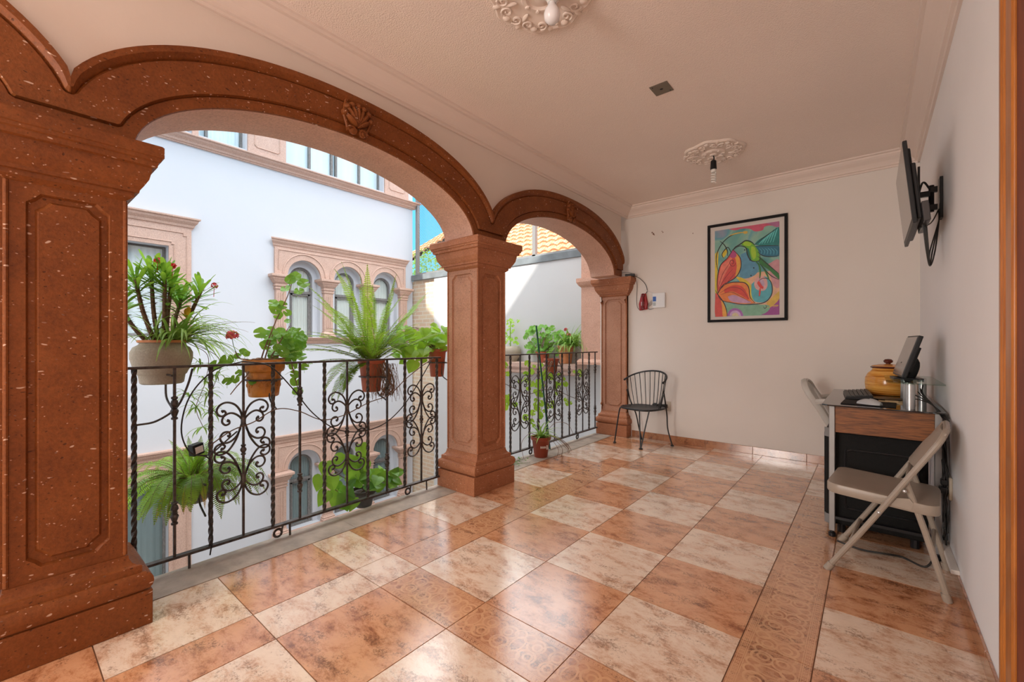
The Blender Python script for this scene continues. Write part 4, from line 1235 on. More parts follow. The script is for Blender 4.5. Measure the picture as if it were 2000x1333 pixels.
for k in range(16): m.tube(cr([(.09,.03+rnd(-.03,.05),.21),(.105,.06+rnd(-.05,.05),.12),(.1,.07+rnd(-.05,.06),.02),(.09,.05+rnd(-.05,.07),-.03)],4), .0035, 4)
m.build('dry_roots', M['dry'], t)

# 4 -- broad leaved plant at the middle pillar
t = thing('broad_leaf_plant', 'bright broad leaved plant in a terracotta pot left of the middle pillar', 'potted plant', (-2.86, 2.43, .83))
pot_std(t, .085, .235, M['terracotta'])
m = MB(); s_ = MB()
for k in range(64):
    c_ = Vector((rnd(-.08,.12), rnd(-.42,.05), rnd(.12,.42))); 
    if c_.y > -.1: c_.z = rnd(.25,.45)
    d = Vector((rnd(-.3,.6), rnd(-1,.3), rnd(-.7,.3))); heart_leaf(m, c_, d, rnd(.07,.13), (rnd(.4,1), rnd(-.5,.2), rnd(.3,1)))
    if k % 3 == 0: s_.tube(cr([(0,0,.21), (c_.x*.5, c_.y*.5, c_.z*.5+.18), tuple(c_)],5), .0022, 4)
m.build('leaves', M['leaf_light'], t); s_.build('stems', M['dry'], t)
hang_ring(t, .078, .12, .18)

# 5 -- low fern in dark bowl
t = thing('low_fern', 'drooping fern in a dark hanging bowl near the foot of the railing', 'potted plant', (-2.86, .70, .24))
m = MB(); m.lathe([(.02,0),(.06,.01),(.10,.05),(.125,.10),(.130,.15),(.12,.15),(.11,.11),(.01,.10)], n=28); m.build('bowl', M['dark_pot'], t, smooth=True)
hang_ring(t, .13, .145, .22)
m = MB()
for k in range(74):
    a = 2*pi*k/74+rnd(-.1,.1); frond(m, (.04*cos(a), .04*sin(a), .14), (cos(a)*.8+.15, sin(a), rnd(.35,1.1)), rnd(.24,.42), rnd(2.0,3.4), .036, 34)
for k in range(16): frond(m, (rnd(-.03,.03), rnd(-.03,.03), .14), (rnd(-.4,.4), rnd(-.5,.5), 1), rnd(.15,.26), rnd(.5,1.2), .032, 26)
m.build('fronds', [M['fern'], M['dry']], t)
m = MB()
for k in range(5): frond(m, (.05, -.05+.02*k, .13), (.6, -.8+.25*k, .4), .26, 3.2, .016, 30)
f_ = m.build('withered_fronds', [M['yellow_leaf'], M['dry']], t); f_['label'] = 'brown withered fronds'

# 6 -- pothos trailing at the rail foot
t = thing('heart_leaf_plant', 'heart leaved trailing plant low behind the wide railing beside sill', 'potted plant', (-2.80, 1.70, .0))
pot_std(t, .085, .12, M['dark_pot'], z=-.05)
m = MB(); s_ = MB()
for k in range(60):
    y = rnd(-.22,.22); c_ = Vector((rnd(-.08,.12), y, rnd(.03,.20)*(1-abs(y)*1.5)+.03))
    heart_leaf(m, c_, (rnd(-.2,.8), rnd(-1,1), rnd(-.6,.5)), rnd(.055,.095), (rnd(.3,1), rnd(-.6,.3), rnd(.4,1)), mi=0 if k % 3 else 1)
for (y, z, L_, dy, dz_) in ((-.30,.33,.10,-.2,-1),(-.24,.34,.11,.5,-.3),(-.18,.30,.12,.7,.1),(-.12,.28,.11,.6,.2),(-.34,.25,.095,-.4,-1),(-.27,.23,.10,.1,-1),(-.30,.14,.10,-.7,-.8),(-.22,.12,.12,-.4,-1),(-.12,.16,.13,.3,.6),(-.18,.10,.13,.1,-.9),(-.05,.40,.10,.2,-1),(0,.22,.12,-.5,.3),(-.2,.06,.10,.6,-.9),(-.1,.04,.09,-.4,-.5)):
    heart_leaf(m, (.05, y, z), (.25, dy, dz_), L_, (1,-.3,.3), mi=0)
for pts in ([(0,0,.06),(.03,-.08,.14),(.05,-.2,.22),(.05,-.3,.33)], [(0,0,.06),(.05,-.12,.06),(.05,-.22,.12),(.05,-.3,.2)], [(0,0,.06),(.04,.02,.2),(.05,-.05,.40)], [(0,0,.06),(.05,.1,.1),(.05,.2,.08)]):
    s_.tube(cr(pts,6), .0025, 5)
m.build('leaves', [M['leaf'], M['leaf_dark']], t); s_.build('vines', M['dry'], t)

# 7 -- pots on the ledge under the far arch
t = thing('ledge_bowl_plant', 'small plant in a speckled beige bowl on ledge right of middle pillar', 'potted plant', (-4.32, 5.15, .826))
m = MB(); m.lathe([(.10,0),(.11,.03),(.155,.10),(.17,.16),(.155,.21),(.13,.235),(.12,.235),(.11,.2),(.01,.2)], n=28); m.build('bowl', M['beige_pot'], t, smooth=True)
m = MB()
m.tube([(0,.0,.2),(.01,-.02,.45),(0,0,.62)], .008, 6)
for k in range(36): round_leaf(m, (rnd(-.1,.14), rnd(-.08,.08), rnd(.27,.4) if k%2 else rnd(.4,.66)), (rnd(-.5,.5),-1,rnd(.2,1)), rnd(.015,.03), spin=rnd(0,6))
m.build('leaves', M['leaf_light'], t)
t = thing('ledge_geranium', 'leafy geranium in terracotta pot on ledge beside the green stake', 'potted plant', (-3.70, 5.15, .826))
pot_std(t, .11, .16)
m = MB(); s_ = MB()
for k in range(110):
    c_ = Vector((rnd(-.30,.24), rnd(-.14,.10), rnd(.05,.50))); c_.z *= (1-.9*abs(c_.x)); c_.z += .08
    round_leaf(m, c_, (rnd(-.5,.6),-1,rnd(.2,1)), rnd(.025,.045), spin=rnd(0,6))
    if k % 6 == 0: s_.tube(cr([(0,0,.14), (c_.x*.5, c_.y, c_.z*.5+.06), tuple(c_)],4), .003, 4)
m.build('leaves', M['leaf'], t); s_.build('stems', M['dry'], t)
t = thing('ledge_spider_plant', 'spider plant in an orange clay pot on ledge by far pilaster', 'potted plant', (-3.30, 5.14, .826))
pot_std(t, .12, .25, M['terracotta_or'])
m = MB()
for k in range(120):
    a = rnd(0,2*pi); el = rnd(.2,1.4); strap(m, (rnd(-.03,.2), rnd(-.06,.04), .24), (cos(a)*cos(el), sin(a)*cos(el)*.8-.15, sin(el)), rnd(.2,.42), rnd(1.5,2.8), .007)
strap(m, (.05,-.02,.25), (.6,-.1,1), .45, .7, .005)
m.build('leaves', M['spider'], t)
m = MB()
for k in range(30): round_leaf(m, (rnd(-.12,.06), rnd(-.12,.0), rnd(.27,.46)), (rnd(-.5,.6),-1,rnd(.2,1)), rnd(.02,.035), spin=rnd(0,6))
m.build('geranium_leaves', M['leaf'], t)
for c_ in ((.05,-.08,.47),(.10,-.08,.40)):
    m = MB(); flower_head(m, c_, .022, 20, .016); f_ = m.build('flower', M['pink_flower'], t); f_['label'] = 'pink flower'
t = thing('rail_pot_plant', 'sparse twiggy plant in a red clay pot hung on the far railing', 'potted plant', (-2.75, 3.99, .77))
pot_std(t, .085, .17); hang_ring(t, .08, .09, .15)
m = MB(); s_ = MB()
for k in range(24):
    y = rnd(-.9,.5); z = rnd(-.45,.10); 
    if k < 12: s_.tube(cr([(0,0,.15),(rnd(0,.1),y*.4,.12),(.08,y*.8,z*.5),(.08,y,z)],6), .0028, 4)
    for j in range(3): round_leaf(m, (.06+rnd(-.03,.05), y+rnd(-.06,.06), z+rnd(-.06,.06)), (1,-.8,.4), rnd(.018,.036), spin=rnd(0,6))
m.build('leaves', M['leaf_light'], t); s_.build('twigs', M['dry'], t)
m = MB(); m.tube([(-2.64,3.555,1.294),(-2.57,3.70,.012)], .009, 7); tag(m.build('plant_stake', plain('green_stake', (.01,.09,.06), .5), smooth=True), 'thin dark green stake leaning on the far railing', 'stake')
# 8 -- pot standing on the floor by the far railing
t = thing('floor_pot_plant', 'young spider plant in a brown pot standing on the floor by railing', 'potted plant', (-2.49, 3.43, .003))
pot_std(t, .098, .20, plain('brown_pot', (.30,.055,.025), .4), rim=.03)
m = MB()
for k in range(40):
    a = rnd(0,2*pi); el = rnd(.3,1.4); strap(m, (rnd(-.02,.02), rnd(-.02,.02), .19), (cos(a)*cos(el), sin(a)*cos(el), sin(el)), rnd(.10,.24), rnd(1,2.2), .006, n=8)
m.build('leaves', M['spider'], t)
m = MB()
for k in range(9):
    a = rnd(-.6,2.2); m.tube(cr([(0,0,.18),(.10*cos(a)+.03,.14*sin(a),.19),(.14*cos(a)+.06,.26*sin(a)+.04,.10),(.10*cos(a)+.08,.34*sin(a)+.05,.012)],6), .0022, 4)
for s_ in (1,): 
    m.tube(cr([(0,-.05,.2),(.02,-.2,.26),(.03,-.34,.2),(.02,-.3,.05)],8), .0025, 4)
    m.tube(cr([(0,.05,.2),(.02,.22,.30),(.04,.42,.26),(.05,.52,.14)],8), .0025, 4)
m.build('runners', M['dry'], t)
m = MB()   # pale worn label on the pot
for k in range(6):
    a = -.95+.10*k; r_ = .094
    m.loops([[(r_*cos(a+e)+.0, r_*sin(a+e), z) for e, z in ((-.04,.100),(.035,.103),(.035,.122-.004*(k%2)),(-.04,.120))],[(r_*1.02*cos(a+e), r_*1.02*sin(a+e), z) for e, z in ((-.04,.100),(.035,.103),(.035,.122-.004*(k%2)),(-.04,.120))]])
a = -.25; m.loops([[(r_*cos(a+e), r_*sin(a+e), z) for e, z in ((-.07,.088),(.07,.088),(.07,.128),(-.07,.128))] for r_ in (.092,.097)])
m.build('pot_label', M['white_plastic'], t)
t = thing('weed_tuft', 'small green weeds creeping on the sill at the middle pillar', 'weed', (-2.52, 2.98, .003))
m = MB()
for k in range(90):
    c_ = Vector((rnd(-.09,.09), rnd(-.24,.2), rnd(.004,.045))); oval_leaf(m, c_, (rnd(-1,1),rnd(-1,1),rnd(-.1,.5)), .022, .006)
for k in range(8): m.tube(cr([(rnd(-.03,.03),rnd(-.05,.05),.004),(rnd(-.06,.06),rnd(-.12,.12),.012),(rnd(-.09,.09),rnd(-.24,.22),.01)],4), .0014, 3)
m.build('leaves', M['leaf_dark'], t)

# cords and lamp fixed to the railing
t = thing('floodlight', 'small black floodlight clamped to the railing above the low fern', 'lamp', (-2.66, .665, .575))
m = MB(); m.box(-.02,-.028,-.03,.02,.028,.028); m.build('housing', M['black_plastic'], t, bevel=.004, rot=(.15,0,.4))
m = MB(); m.box(.021,-.02,-.018,.0225,.02,.015); m.build('lens', M['white_plastic'], t, rot=(.15,0,.4))
m = MB(); m.tube(cr([(0,0,-.03),(.04,.05,-.03),(.055,.13,.04),(.05,.17,.07)],5), .004, 5); m.build('bracket', M['iron'], t)
def cord(name, label, pts, r, mat, cat='cable', n=8):
    m = MB(); m.tube(cr(pts, n), r, 6); return tag(m.build(name, mat, smooth=True, auto=0), label, cat)
cord('black_cable', 'black cable looping from the rail past the floodlight to the sill', [(-2.575,.85,1.02),(-2.57,.72,.98),(-2.575,.62,.86),(-2.58,.585,.70),(-2.58,.62,.58),(-2.585,.70,.53),(-2.575,.705,.40),(-2.575,.698,.25),(-2.58,.712,.12),(-2.585,.705,.04)], .0035, M['cable_black'])
cord('sagging_cable', 'black cable sagging across the wide railing under the fern pot', [(-2.57,.85,1.02),(-2.565,.98,.99),(-2.565,1.10,.86),(-2.565,1.22,.70),(-2.565,1.36,.585),(-2.565,1.52,.54),(-2.565,1.70,.56),(-2.565,1.86,.66),(-2.565,2.0,.82),(-2.565,2.12,.98)], .0035, M['cable_black'])
cord('dry_vine', 'thin brown vine strung along the wide railing through the scrolls', [(-2.57,.70,.60),(-2.575,.80,.66),(-2.57,.90,.69),(-2.575,1.02,.745),(-2.57,1.14,.72),(-2.575,1.28,.65),(-2.57,1.42,.66),(-2.575,1.6,.72),(-2.57,1.76,.76),(-2.575,1.9,.86),(-2.57,2.03,.94),(-2.575,2.15,1.0)], .003, M['cable_brown'], 'vine')
cord('dry_vine', 'wiry brown creeper wound through the scrolls of the far railing', [(-2.57,2.85,.80),(-2.575,3.1,.70),(-2.57,3.35,.62),(-2.575,3.6,.64),(-2.57,3.85,.60),(-2.575,4.1,.52),(-2.57,4.3,.46),(-2.575,4.5,.40)], .003, M['cable_brown'], 'vine')
cord('curved_hook', 'curved iron rod bowing out below the speckled bowl', [(-2.60,.42,.74),(-2.63,.50,.745),(-2.64,.58,.80),(-2.63,.62,.90),(-2.62,.64,.99)], .005, M['iron'], 'bracket')

# small dark bottle standing on the near capital
m = MB(); m.lathe([(.012,0),(.013,.003),(.013,.042),(.010,.046),(.011,.050),(.011,.058),(.003,.059)], n=14)
tag(m.build('small_jar', plain('dark_teal', (.01,.05,.09), .4), smooth=True, loc=(-2.40,.41,1.8955)), 'small dark blue cylinder on the near pillar capital', 'jar')
# ------------------------------------------------------------------ black iron chair by the back wall
def put(o, t): return o
t = thing('iron_chair', 'black wrought iron chair with curved spindle back by the back wall', 'chair', (-1.94, 4.57, 0), radians(-16))
# local frame: front is -y
SZ = .405
m = MB()
pts = []
for i in range(28):
    a = 2*pi*i/28; r = .215*(1-.05*cos(2*a)**2)
    pts.append((r*1.06*math.copysign(abs(cos(a))**.8, cos(a)), r*math.copysign(abs(sin(a))**.8, sin(a))))
m.loops([[(x*s, y*s, z) for x, y in pts] for s, z in ((.96,SZ-.012),(1,SZ-.006),(1,SZ+.004),(.97,SZ+.008),(.90,SZ+.002),(.02,SZ-.004))])
m.build('seat', M['iron_black'], t, smooth=True)
def leg(pts, r=.0075, foot=True):
    m = MB(); C = cr(pts, 6); m.tube(C, r, 7)
    if foot: m.lathe([(.016,0),(.019,.003),(.019,.009),(.008,.014)], (pts[-1][0], pts[-1][1], 0), 12)
    return m.build('leg', M['iron_black'], t, smooth=True)
leg([(-.215,-.06,SZ+.005),(-.232,-.10,SZ-.03),(-.228,-.14,.25),(-.222,-.18,.1),(-.225,-.195,.006)])
m = MB()
m.tube(cr([(.115,-.19,SZ),(.125,-.195,.2),(.14,-.2,.008)],5), .007, 7); m.tube(cr([(.20,-.14,SZ),(.17,-.175,.2),(.142,-.2,.008)],5), .007, 7)
m.lathe([(.018,0),(.021,.003),(.021,.009),(.008,.014)], (.141,-.2,0), 12); m.build('leg', M['iron_black'], t, smooth=True)
leg([(.235,.05,SZ+.20),(.225,.10,SZ+.05),(.205,.15,.33),(.205,.165,.18),(.235,.20,.006)])
leg([(-.22,.0,SZ+.18),(-.215,.06,SZ+.04),(-.19,.12,.3),(-.175,.15,.15),(-.165,.19,.006)])
def rim(a):     # a from 0 (left end) to 1 (right end)
    th = pi*(1-a)
    x = .262*cos(th); y = .03+.205*sin(th); z = SZ+.29+.105*sin(th)**1.0
    return Vector((x, y-.02, z))
m = MB(); m.tube([rim(i/30) for i in range(31)], .011, 8, flat=.8)
m.ball(rim(0), .013, .013, .013); m.ball(rim(1), .013, .013, .013)
m.build('back_rim', M['iron_black'], t, smooth=True)
for k in range(13):
    a = .04+.92*k/12; th = pi*(1-a)
    p1 = rim(a); p0 = Vector((.185*cos(th), .015+.17*sin(th), SZ))
    m = MB(); m.tube([p0, p0.lerp(p1,.5)+Vector((.006*cos(th), .006*sin(th), 0)), p1], .0042, 6); m.build('spindle', M['iron_black'], t, smooth=True)

# ------------------------------------------------------------------ desk with glass top
t = thing('computer_desk', 'narrow computer desk with dark glass top and brown wooden apron', 'desk', (.04, 3.60, 0))
def D(x, y): return (x-.04, y-3.60)
DZ = .757
m = MB(); 
x0, x1, y0, y1 = -.225, .290, 3.06, 4.12
pl = [(x0+.03,y0),(x1-.01,y0),(x1,y0+.01),(x1,y1),(x0,y1),(x0,y0+.03)]
m.prism([D(*p) for p in pl], DZ, DZ+.008, 'xy'); m.build('glass_top', M['desk_glass'], t, bevel=.002)
for x in (-.178, .262):
    for y in (3.11, 4.07):
        m = MB(); a, b_ = D(x, y); m.box(a-.014, b_-.016, .035, a+.014, b_+.016, DZ); m.build('leg', M['grey_metal'], t, bevel=.003)
        m = MB(); m.lathe([(.014,0),(.018,.004),(.018,.02),(.009,.026),(.009,.036)], (a,b_,0), 12); m.build('foot', M['black_plastic'], t, smooth=True)
m = MB(); a, b_ = D(-.164, 3.105); c_, d_ = D(.248, 3.12); m.box(a, b_, .605, c_, d_, DZ-.003); m.build('side_panel', M['wood_desk'], t, bevel=.001)
m = MB(); a, b_ = D(-.164, 4.06); c_, d_ = D(.248, 4.075); m.box(a, b_, .605, c_, d_, DZ-.003); m.build('side_panel', M['wood_desk'], t)
m = MB(); a, b_ = D(-.18, 3.13); c_, d_ = D(-.165, 4.05); m.box(a, b_, .66, c_, d_, DZ-.003); m.build('drawer_front', M['wood_desk'], t)
m = MB(); a, b_ = D(-.164, 3.1); c_, d_ = D(.25, 3.12); m.box(a, b_, .105, c_, d_, .120); m.build('crossbar', M['black_plastic'], t)
# raised glass shelf on four posts
m = MB(); pl = [(.06,3.14),(.10,3.09),(.288,3.09),(.288,3.80),(.10,3.80),(.06,3.74)]
m.prism([D(*p) for p in pl], .900, .906, 'xy'); m.build('raised_shelf', M['shelf_glass'], t)
for x, y in ((.157,3.16),(.152,3.24),(.16,3.72),(.24,3.72)):
    m = MB(); a, b_ = D(x, y); m.lathe([(.021,DZ+.008),(.021,.895),(.018,.896),(.018,.8995)], (a,b_,0), 20); m.build('shelf_post', M['chrome'], t, smooth=True)

# monitor
t = thing('monitor', 'thin flat computer monitor tilted back on the glass shelf', 'monitor', (.120, 3.45, .907), radians(4))
def tilt(mb): 
    q = Matrix.Rotation(radians(17), 3, 'Y'); mb.v = [tuple(q @ Vector(p)) for p in mb.v]; return mb
m = MB(); m.box(-.012,-.19,.014,.010,.19,.262); m.box(.010,-.13,.05,.028,.13,.2); tilt(m).build('casing', M['black_plastic'], t, bevel=.004)
M['screen'] = plain('screen_off', (.20,.18,.165), .18, spec=.7)
m = MB(); m.box(-.0145,-.180,.026,-.012,.180,.252); tilt(m).build('screen', M['screen'], t)
m = MB(); m.tube(cr([(.03,0,.12),(.062,0,.09),(.045,0,.02),(.02,0,.006)],5), .014, 8, flat=2.4); m.box(-.03,-.09,0,.10,.09,.008); m.build('stand', M['black_plastic'], t, bevel=.002)

KZ = DZ+.0085
# mouse pad, mouse, keyboard
m = MB(); m.prism([(-.14,-.12),(.10,-.13),(.11,.10),(-.13,.12)], KZ, KZ+.004, 'xy'); tag(m.build('mouse_pad', M['black_matte'], loc=(.0,3.26,0)), 'black mouse pad under the grey mouse on the desk', 'mouse pad')
t = thing('computer_mouse', 'silver and black computer mouse on its pad', 'mouse', (-.012, 3.185, KZ+.0045), radians(70))
m = MB(); L = []
for i in range(12):
    f = i/11; w = .031*sin(pi*(.12+.80*f))**.5; h = .034*sin(pi*(.10+.82*f))**.75
    L.append([(w*cos(a), -.055+.11*f, max(0,h*sin(a))) for a in [pi*k/10 for k in range(11)]])
m.loops(L); m.build('shell', plain('silver_plastic', (.42,.42,.42), .3), t, smooth=True)
m = MB(); L = []
for i in range(7):
    f = .45+.5*i/6; w = .0315*sin(pi*(.12+.80*f))**.5*.8; h = .0355*sin(pi*(.10+.82*f))**.75
    L.append([(w*cos(a), -.055+.11*f, max(0,h*sin(a))) for a in [pi*(.2+.6*k/8) for k in range(9)]])
m.loops(L, closed=False, cap0=False, cap1=False); m.build('buttons', M['black_plastic'], t, smooth=True)
t = thing('keyboard', 'black computer keyboard lying behind the mouse on desk', 'keyboard', (-.075, 3.64, KZ), radians(4))
m = MB(); m.loops([[(-.068,-.21,0),(.068,-.21,0),(.068,.21,0),(-.068,.21,0)],[(-.066,-.21,.014),(.066,-.21,.030),(.066,.21,.030),(-.066,.21,.014)]]); m.build('base', M['black_plastic'], t, bevel=.003)
m = MB()
for i in range(6):
    for j in range(20):
        x = -.054+.0215*i; y = -.197+.0207*j; z = .016+(x+.066)/.132*.016
        m.box(x-.0085, y-.0085, z-.002, x+.0085, y+.0085, z+.005)
k_ = m.build('keys', plain('key_caps', (.05,.048,.045), .5), t); k_['kind'] = 'stuff'
m = MB(); m.box(.0, -.09, 0, .16, .09, .004); m.box(.03,-.03,.004,.09,.03,.008)
tag(m.build('paper_pad', plain('note_paper', (.62,.45,.25), .7), loc=(.03,3.42,KZ+.0), bevel=.001), 'small tan note pad between keyboard and shelf post', 'note pad')
m = MB(); m.lathe([(.02,0),(.075,.004),(.085,.010),(.083,.012),(.02,.006)], n=28)
tag(m.build('black_dish', M['black_plastic'], smooth=True, loc=(.07,3.53,KZ+.0)), 'shallow black dish in front of the striped jar', 'dish')

# striped ceramic jar
t = thing('ceramic_jar', 'round orange striped ceramic jar with dark knobbed lid on desk', 'jar', (.085, 3.92, KZ))
def stripe_mat():
    m, nt, b = newmat('striped_glaze')
    tc = nt.nodes.new('ShaderNodeTexCoord').outputs['Object']
    n = noise(nt, mapping(nt, tc, (1,1,26)), 4, 5, .6)
    r = ramp(nt, [(.36,(.36,.11,.015)),(.46,(.66,.27,.04)),(.6,(.80,.42,.10))]); nt.links.new(n.outputs['Fac'], r.inputs[0])
    nt.links.new(r.outputs[0], b.inputs['Base Color']); b.inputs['Roughness'].default_value = .18; return m
m = MB(); m.lathe([(.106,0),(.114,.004),(.121,.03),(.126,.075),(.124,.110),(.110,.142),(.092,.160),(.084,.172),(.086,.180),(.01,.182)], n=36); m.build('body', stripe_mat(), t, smooth=True)
m = MB(); m.lathe([(.086,.178),(.094,.181),(.096,.188),(.090,.192)], n=36); m.lathe([(.014,.205),(.013,.212),(.024,.220),(.026,.230),(.018,.240),(.004,.243)], n=20)
m.build('dark_rim_and_knob', plain('dark_glaze', (.10,.02,.01), .2), t, smooth=True)
m = MB(); m.lathe([(.09,.191),(.085,.197),(.05,.205),(.012,.209),(.003,.209)], n=36); m.build('lid', plain('lid_glaze', (.62,.26,.06), .2), t, smooth=True)

# big loudspeaker under the desk
t = thing('loudspeaker', 'large black loudspeaker cabinet standing under the desk, grille facing left', 'speaker', (.03, 3.42, 0))
m = MB(); 
pl = [(-.245,-.22),(-.205,-.255),(.20,-.255),(.20,.23),(-.205,.23),(-.245,.20)]
m.prism(pl, .055, .60, 'xy'); m.build('cabinet', M['black_matte'], t, bevel=.01)
m = MB()
rr = lambda x0_,x1_,z0_,z1_,r: cr([(x0_+r,-.2575,z1_),(x0_+r*.3,-.2575,z1_-r*.3),(x0_,-.2575,z1_-r),(x0_,-.2575,z0_+r),(x0_+r*.3,-.2575,z0_+r*.3),(x0_+r,-.2575,z0_),(x1_-r,-.2575,z0_),(x1_-r*.3,-.2575,z0_+r*.3),(x1_,-.2575,z0_+r),(x1_,-.2575,z1_-r),(x1_-r*.3,-.2575,z1_-r*.3),(x1_-r,-.2575,z1_),(x0_+r,-.2575,z1_)], 4)
m.tube(rr(-.15,.16,.16,.50,.03), .006, 6); m.build('side_moulding', M['black_plastic'], t, smooth=True)
m = MB(); m.box(-.252,-.205,.07,-.244,.19,.585); m.build('grille', plain('speaker_grille', (.03,.03,.032), .5, metal=.4, bump=.8, bscale=400), t, bevel=.004)
m = MB()
for y in (-.252,): 
    m.prism([(-.25,-.215),(-.205,-.258),(-.195,-.258),(-.195,-.24),(-.25,-.20)], .56, .612, 'xy'); m.prism([(-.25,-.215),(-.205,-.258),(-.195,-.258),(-.195,-.24),(-.25,-.20)], .045, .10, 'xy')
m.build('corner_guard', M['grey_metal'], t)
for x in (-.17,.15):
    for y in (-.2,.18):
        m = MB(); m.lathe([(.02,0),(.02,.055)], (x,y,0), 10); m.build('caster', M['black_plastic'], t)

# tangle of cables behind the desk on the right
m = MB()
for k in range(9):
    z = .62; p = [(.275+rnd(-.01,.01), 3.12+rnd(-.02,.1), .70)]
    for j in range(5): z -= rnd(.06,.13); p.append((.285+rnd(-.012,.008), 3.05+rnd(-.03,.10), max(z,.03)))
    m.tube(cr(p,5), .0035, 5)
for k in range(4): 
    c_ = Vector((.283, 3.06+rnd(0,.06), rnd(.38,.50))); m.tube([c_+Vector((.01*cos(a), .03*cos(a), .035*sin(a))) for a in [2*pi*i/12 for i in range(13)]], .003, 5)
tag(m.build('cable_bundle', M['cable_black'], smooth=True, auto=0), 'tangle of black cables hanging between desk and right wall', 'cable')
m = MB()
for k in range(5):
    m.tube(cr([(.18+.01*k,3.36,.80+.02*k),(.215,3.28,.80+.01*k),(.25,3.2-.01*k,.785),(.293,3.04-.012*k,.74-.01*k)],6), .003, 5)
tag(m.build('desk_cables', M['cable_black'], smooth=True, auto=0), 'black cables running off the desk top beside the shelf posts', 'cable')
m = MB(); m.tube(cr([(-.15,3.02,.012),(-.05,2.99,.006),(.05,2.97,.02),(.12,3.02,.006),(.2,2.96,.006),(.24,3.0,.05)],6), .005, 6)
tag(m.build('floor_cable', M['cable_black'], smooth=True, auto=0), 'dark cable lying on the floor in front of the desk', 'cable')
t = thing('wall_outlet', 'beige wall outlet with plugs low on the right wall beside desk', 'outlet', (XR, 3.04, .40))
m = MB(); m.box(-.012,-.04,-.055,0,.04,.055); m.build('plate', plain('cream_plastic', (.50,.42,.32), .5), t, bevel=.004)
m = MB(); m.box(-.045,-.02,-.03,-.012,.02,.0); m.box(-.04,-.02,.012,-.012,.015,.038); m.build('plug', M['black_plastic'], t, bevel=.004)

# ------------------------------------------------------------------ beige folding chair
t = thing('folding_chair', 'beige metal folding chair unfolded in front of the desk', 'chair', (.062, 2.84, 0), radians(-5))
TR = .0125
def tubeo(name, pts, r=TR, n=6, parent=None, mat=None, c=True):
    m = MB(); m.tube(cr(pts, n) if c else pts, r, 10); return m.build(name, mat or M['beige_metal'], parent or t, smooth=True)
HW = .215
top = (.222, .765)
# long frame: front feet rise to the top of the back, one bent tube
P = [(-.205,-HW,.02),(-.07,-HW,.245),(.085,-HW,.52),(.160,-HW,.652),(.184,-HW+.012,.695),(.197,-HW+.05,.722),(.203,-HW+.10,.732),(.203,HW-.10,.732),(.197,HW-.05,.722),(.184,HW-.012,.695),(.160,HW,.652),(.085,HW,.52),(-.07,HW,.245),(-.205,HW,.02)]
tubeo('back_frame', P)
# rear legs
for s, nm in ((-1,'rear_leg'),(1,'rear_leg')):
    y = s*(HW-.028)
    tubeo(nm, [(.075,y,.50),(.078,y,.47),(.13,y,.30),(.205,y,.02)])
    m = MB(); m.tube([(.198,y,.035),(.2075,y,.0)], .0165, 12); m.build('foot_cap', M['beige_metal'], t, smooth=True)
    m = MB(); m.tube([(-.196,s*HW,.034),(-.2165,s*HW,.0)], .0165, 12); m.build('foot_cap', M['beige_metal'], t, smooth=True)
tubeo('rear_crossbar', [(.16,-HW+.028,.185),(.16,HW-.028,.185)], .008, c=False)
tubeo('front_crossbar', [(-.13,-HW,.145),(-.13,HW,.145)], .008, c=False)
tubeo('upper_crossbar', [(.075,-HW+.028,.50),(.075,HW-.028,.50)], .008, c=False)
# back panel
m = MB(); L = []
for i in range(13):
    f = i/12; y = -HW+.02+(2*HW-.04)*f; bow = -.030*sin(pi*f)
    L.append([(.104+bow, y, .560), (.152+bow, y, .645), (.198+bow*.5, y, .728), (.204+bow*.5, y, .725), (.158+bow, y, .640), (.110+bow, y, .556)])
m.loops(L); m.build('back_panel', M['beige_metal'], t, smooth=True)
# seat: rounded pan with deep skirt, slightly higher in front
m = MB()
def seat_loop(s, dz):
    pts = []
    sx, sy, r = .205*s, (HW-.012)*s, .055*s
    for (cx_, cy_, a0) in ((-1,-1,pi),( 1,-1,1.5*pi),(1,1,0),(-1,1,.5*pi)):
        for k in range(6):
            a = a0+k*pi/10
            x = cx_*(sx-r)+r*cos(a); y = cy_*(sy-r)+r*sin(a)
            pts.append((x-.02, y, .425-.06*(x+.205)+dz))
    return pts
m.loops([seat_loop(.985,-.045), seat_loop(1,-.040), seat_loop(1,-.008), seat_loop(.985,.0), seat_loop(.90,.002), seat_loop(.6,-.006), seat_loop(.2,-.009)])
m.build('seat', M['beige_metal'], t, smooth=True)
for s in (-1,1):
    for (x, z) in ((-.018,.335),(.07,.455)):
        m = MB(); m.ball((x, s*(HW+.012), z), .008, .005, .008); m.build('rivet', M['chrome'], t, smooth=True)
    m = MB(); y = s*(HW-.012); m.prism([(-.05,.385),(.09,.37),(.10,.40),(.085,.42),(.03,.41)], y-.002, y+.002, 'xz'); m.build('hinge_plate', M['beige_metal'], t)

# ------------------------------------------------------------------ white plastic chair behind the desk
M['chair_white'] = plain('moulded_white_plastic', (.56,.53,.48), .42)
t = thing('plastic_chair', 'white moulded plastic chair half hidden behind the desk', 'chair', (-.045, 4.46, 0))
m = MB()
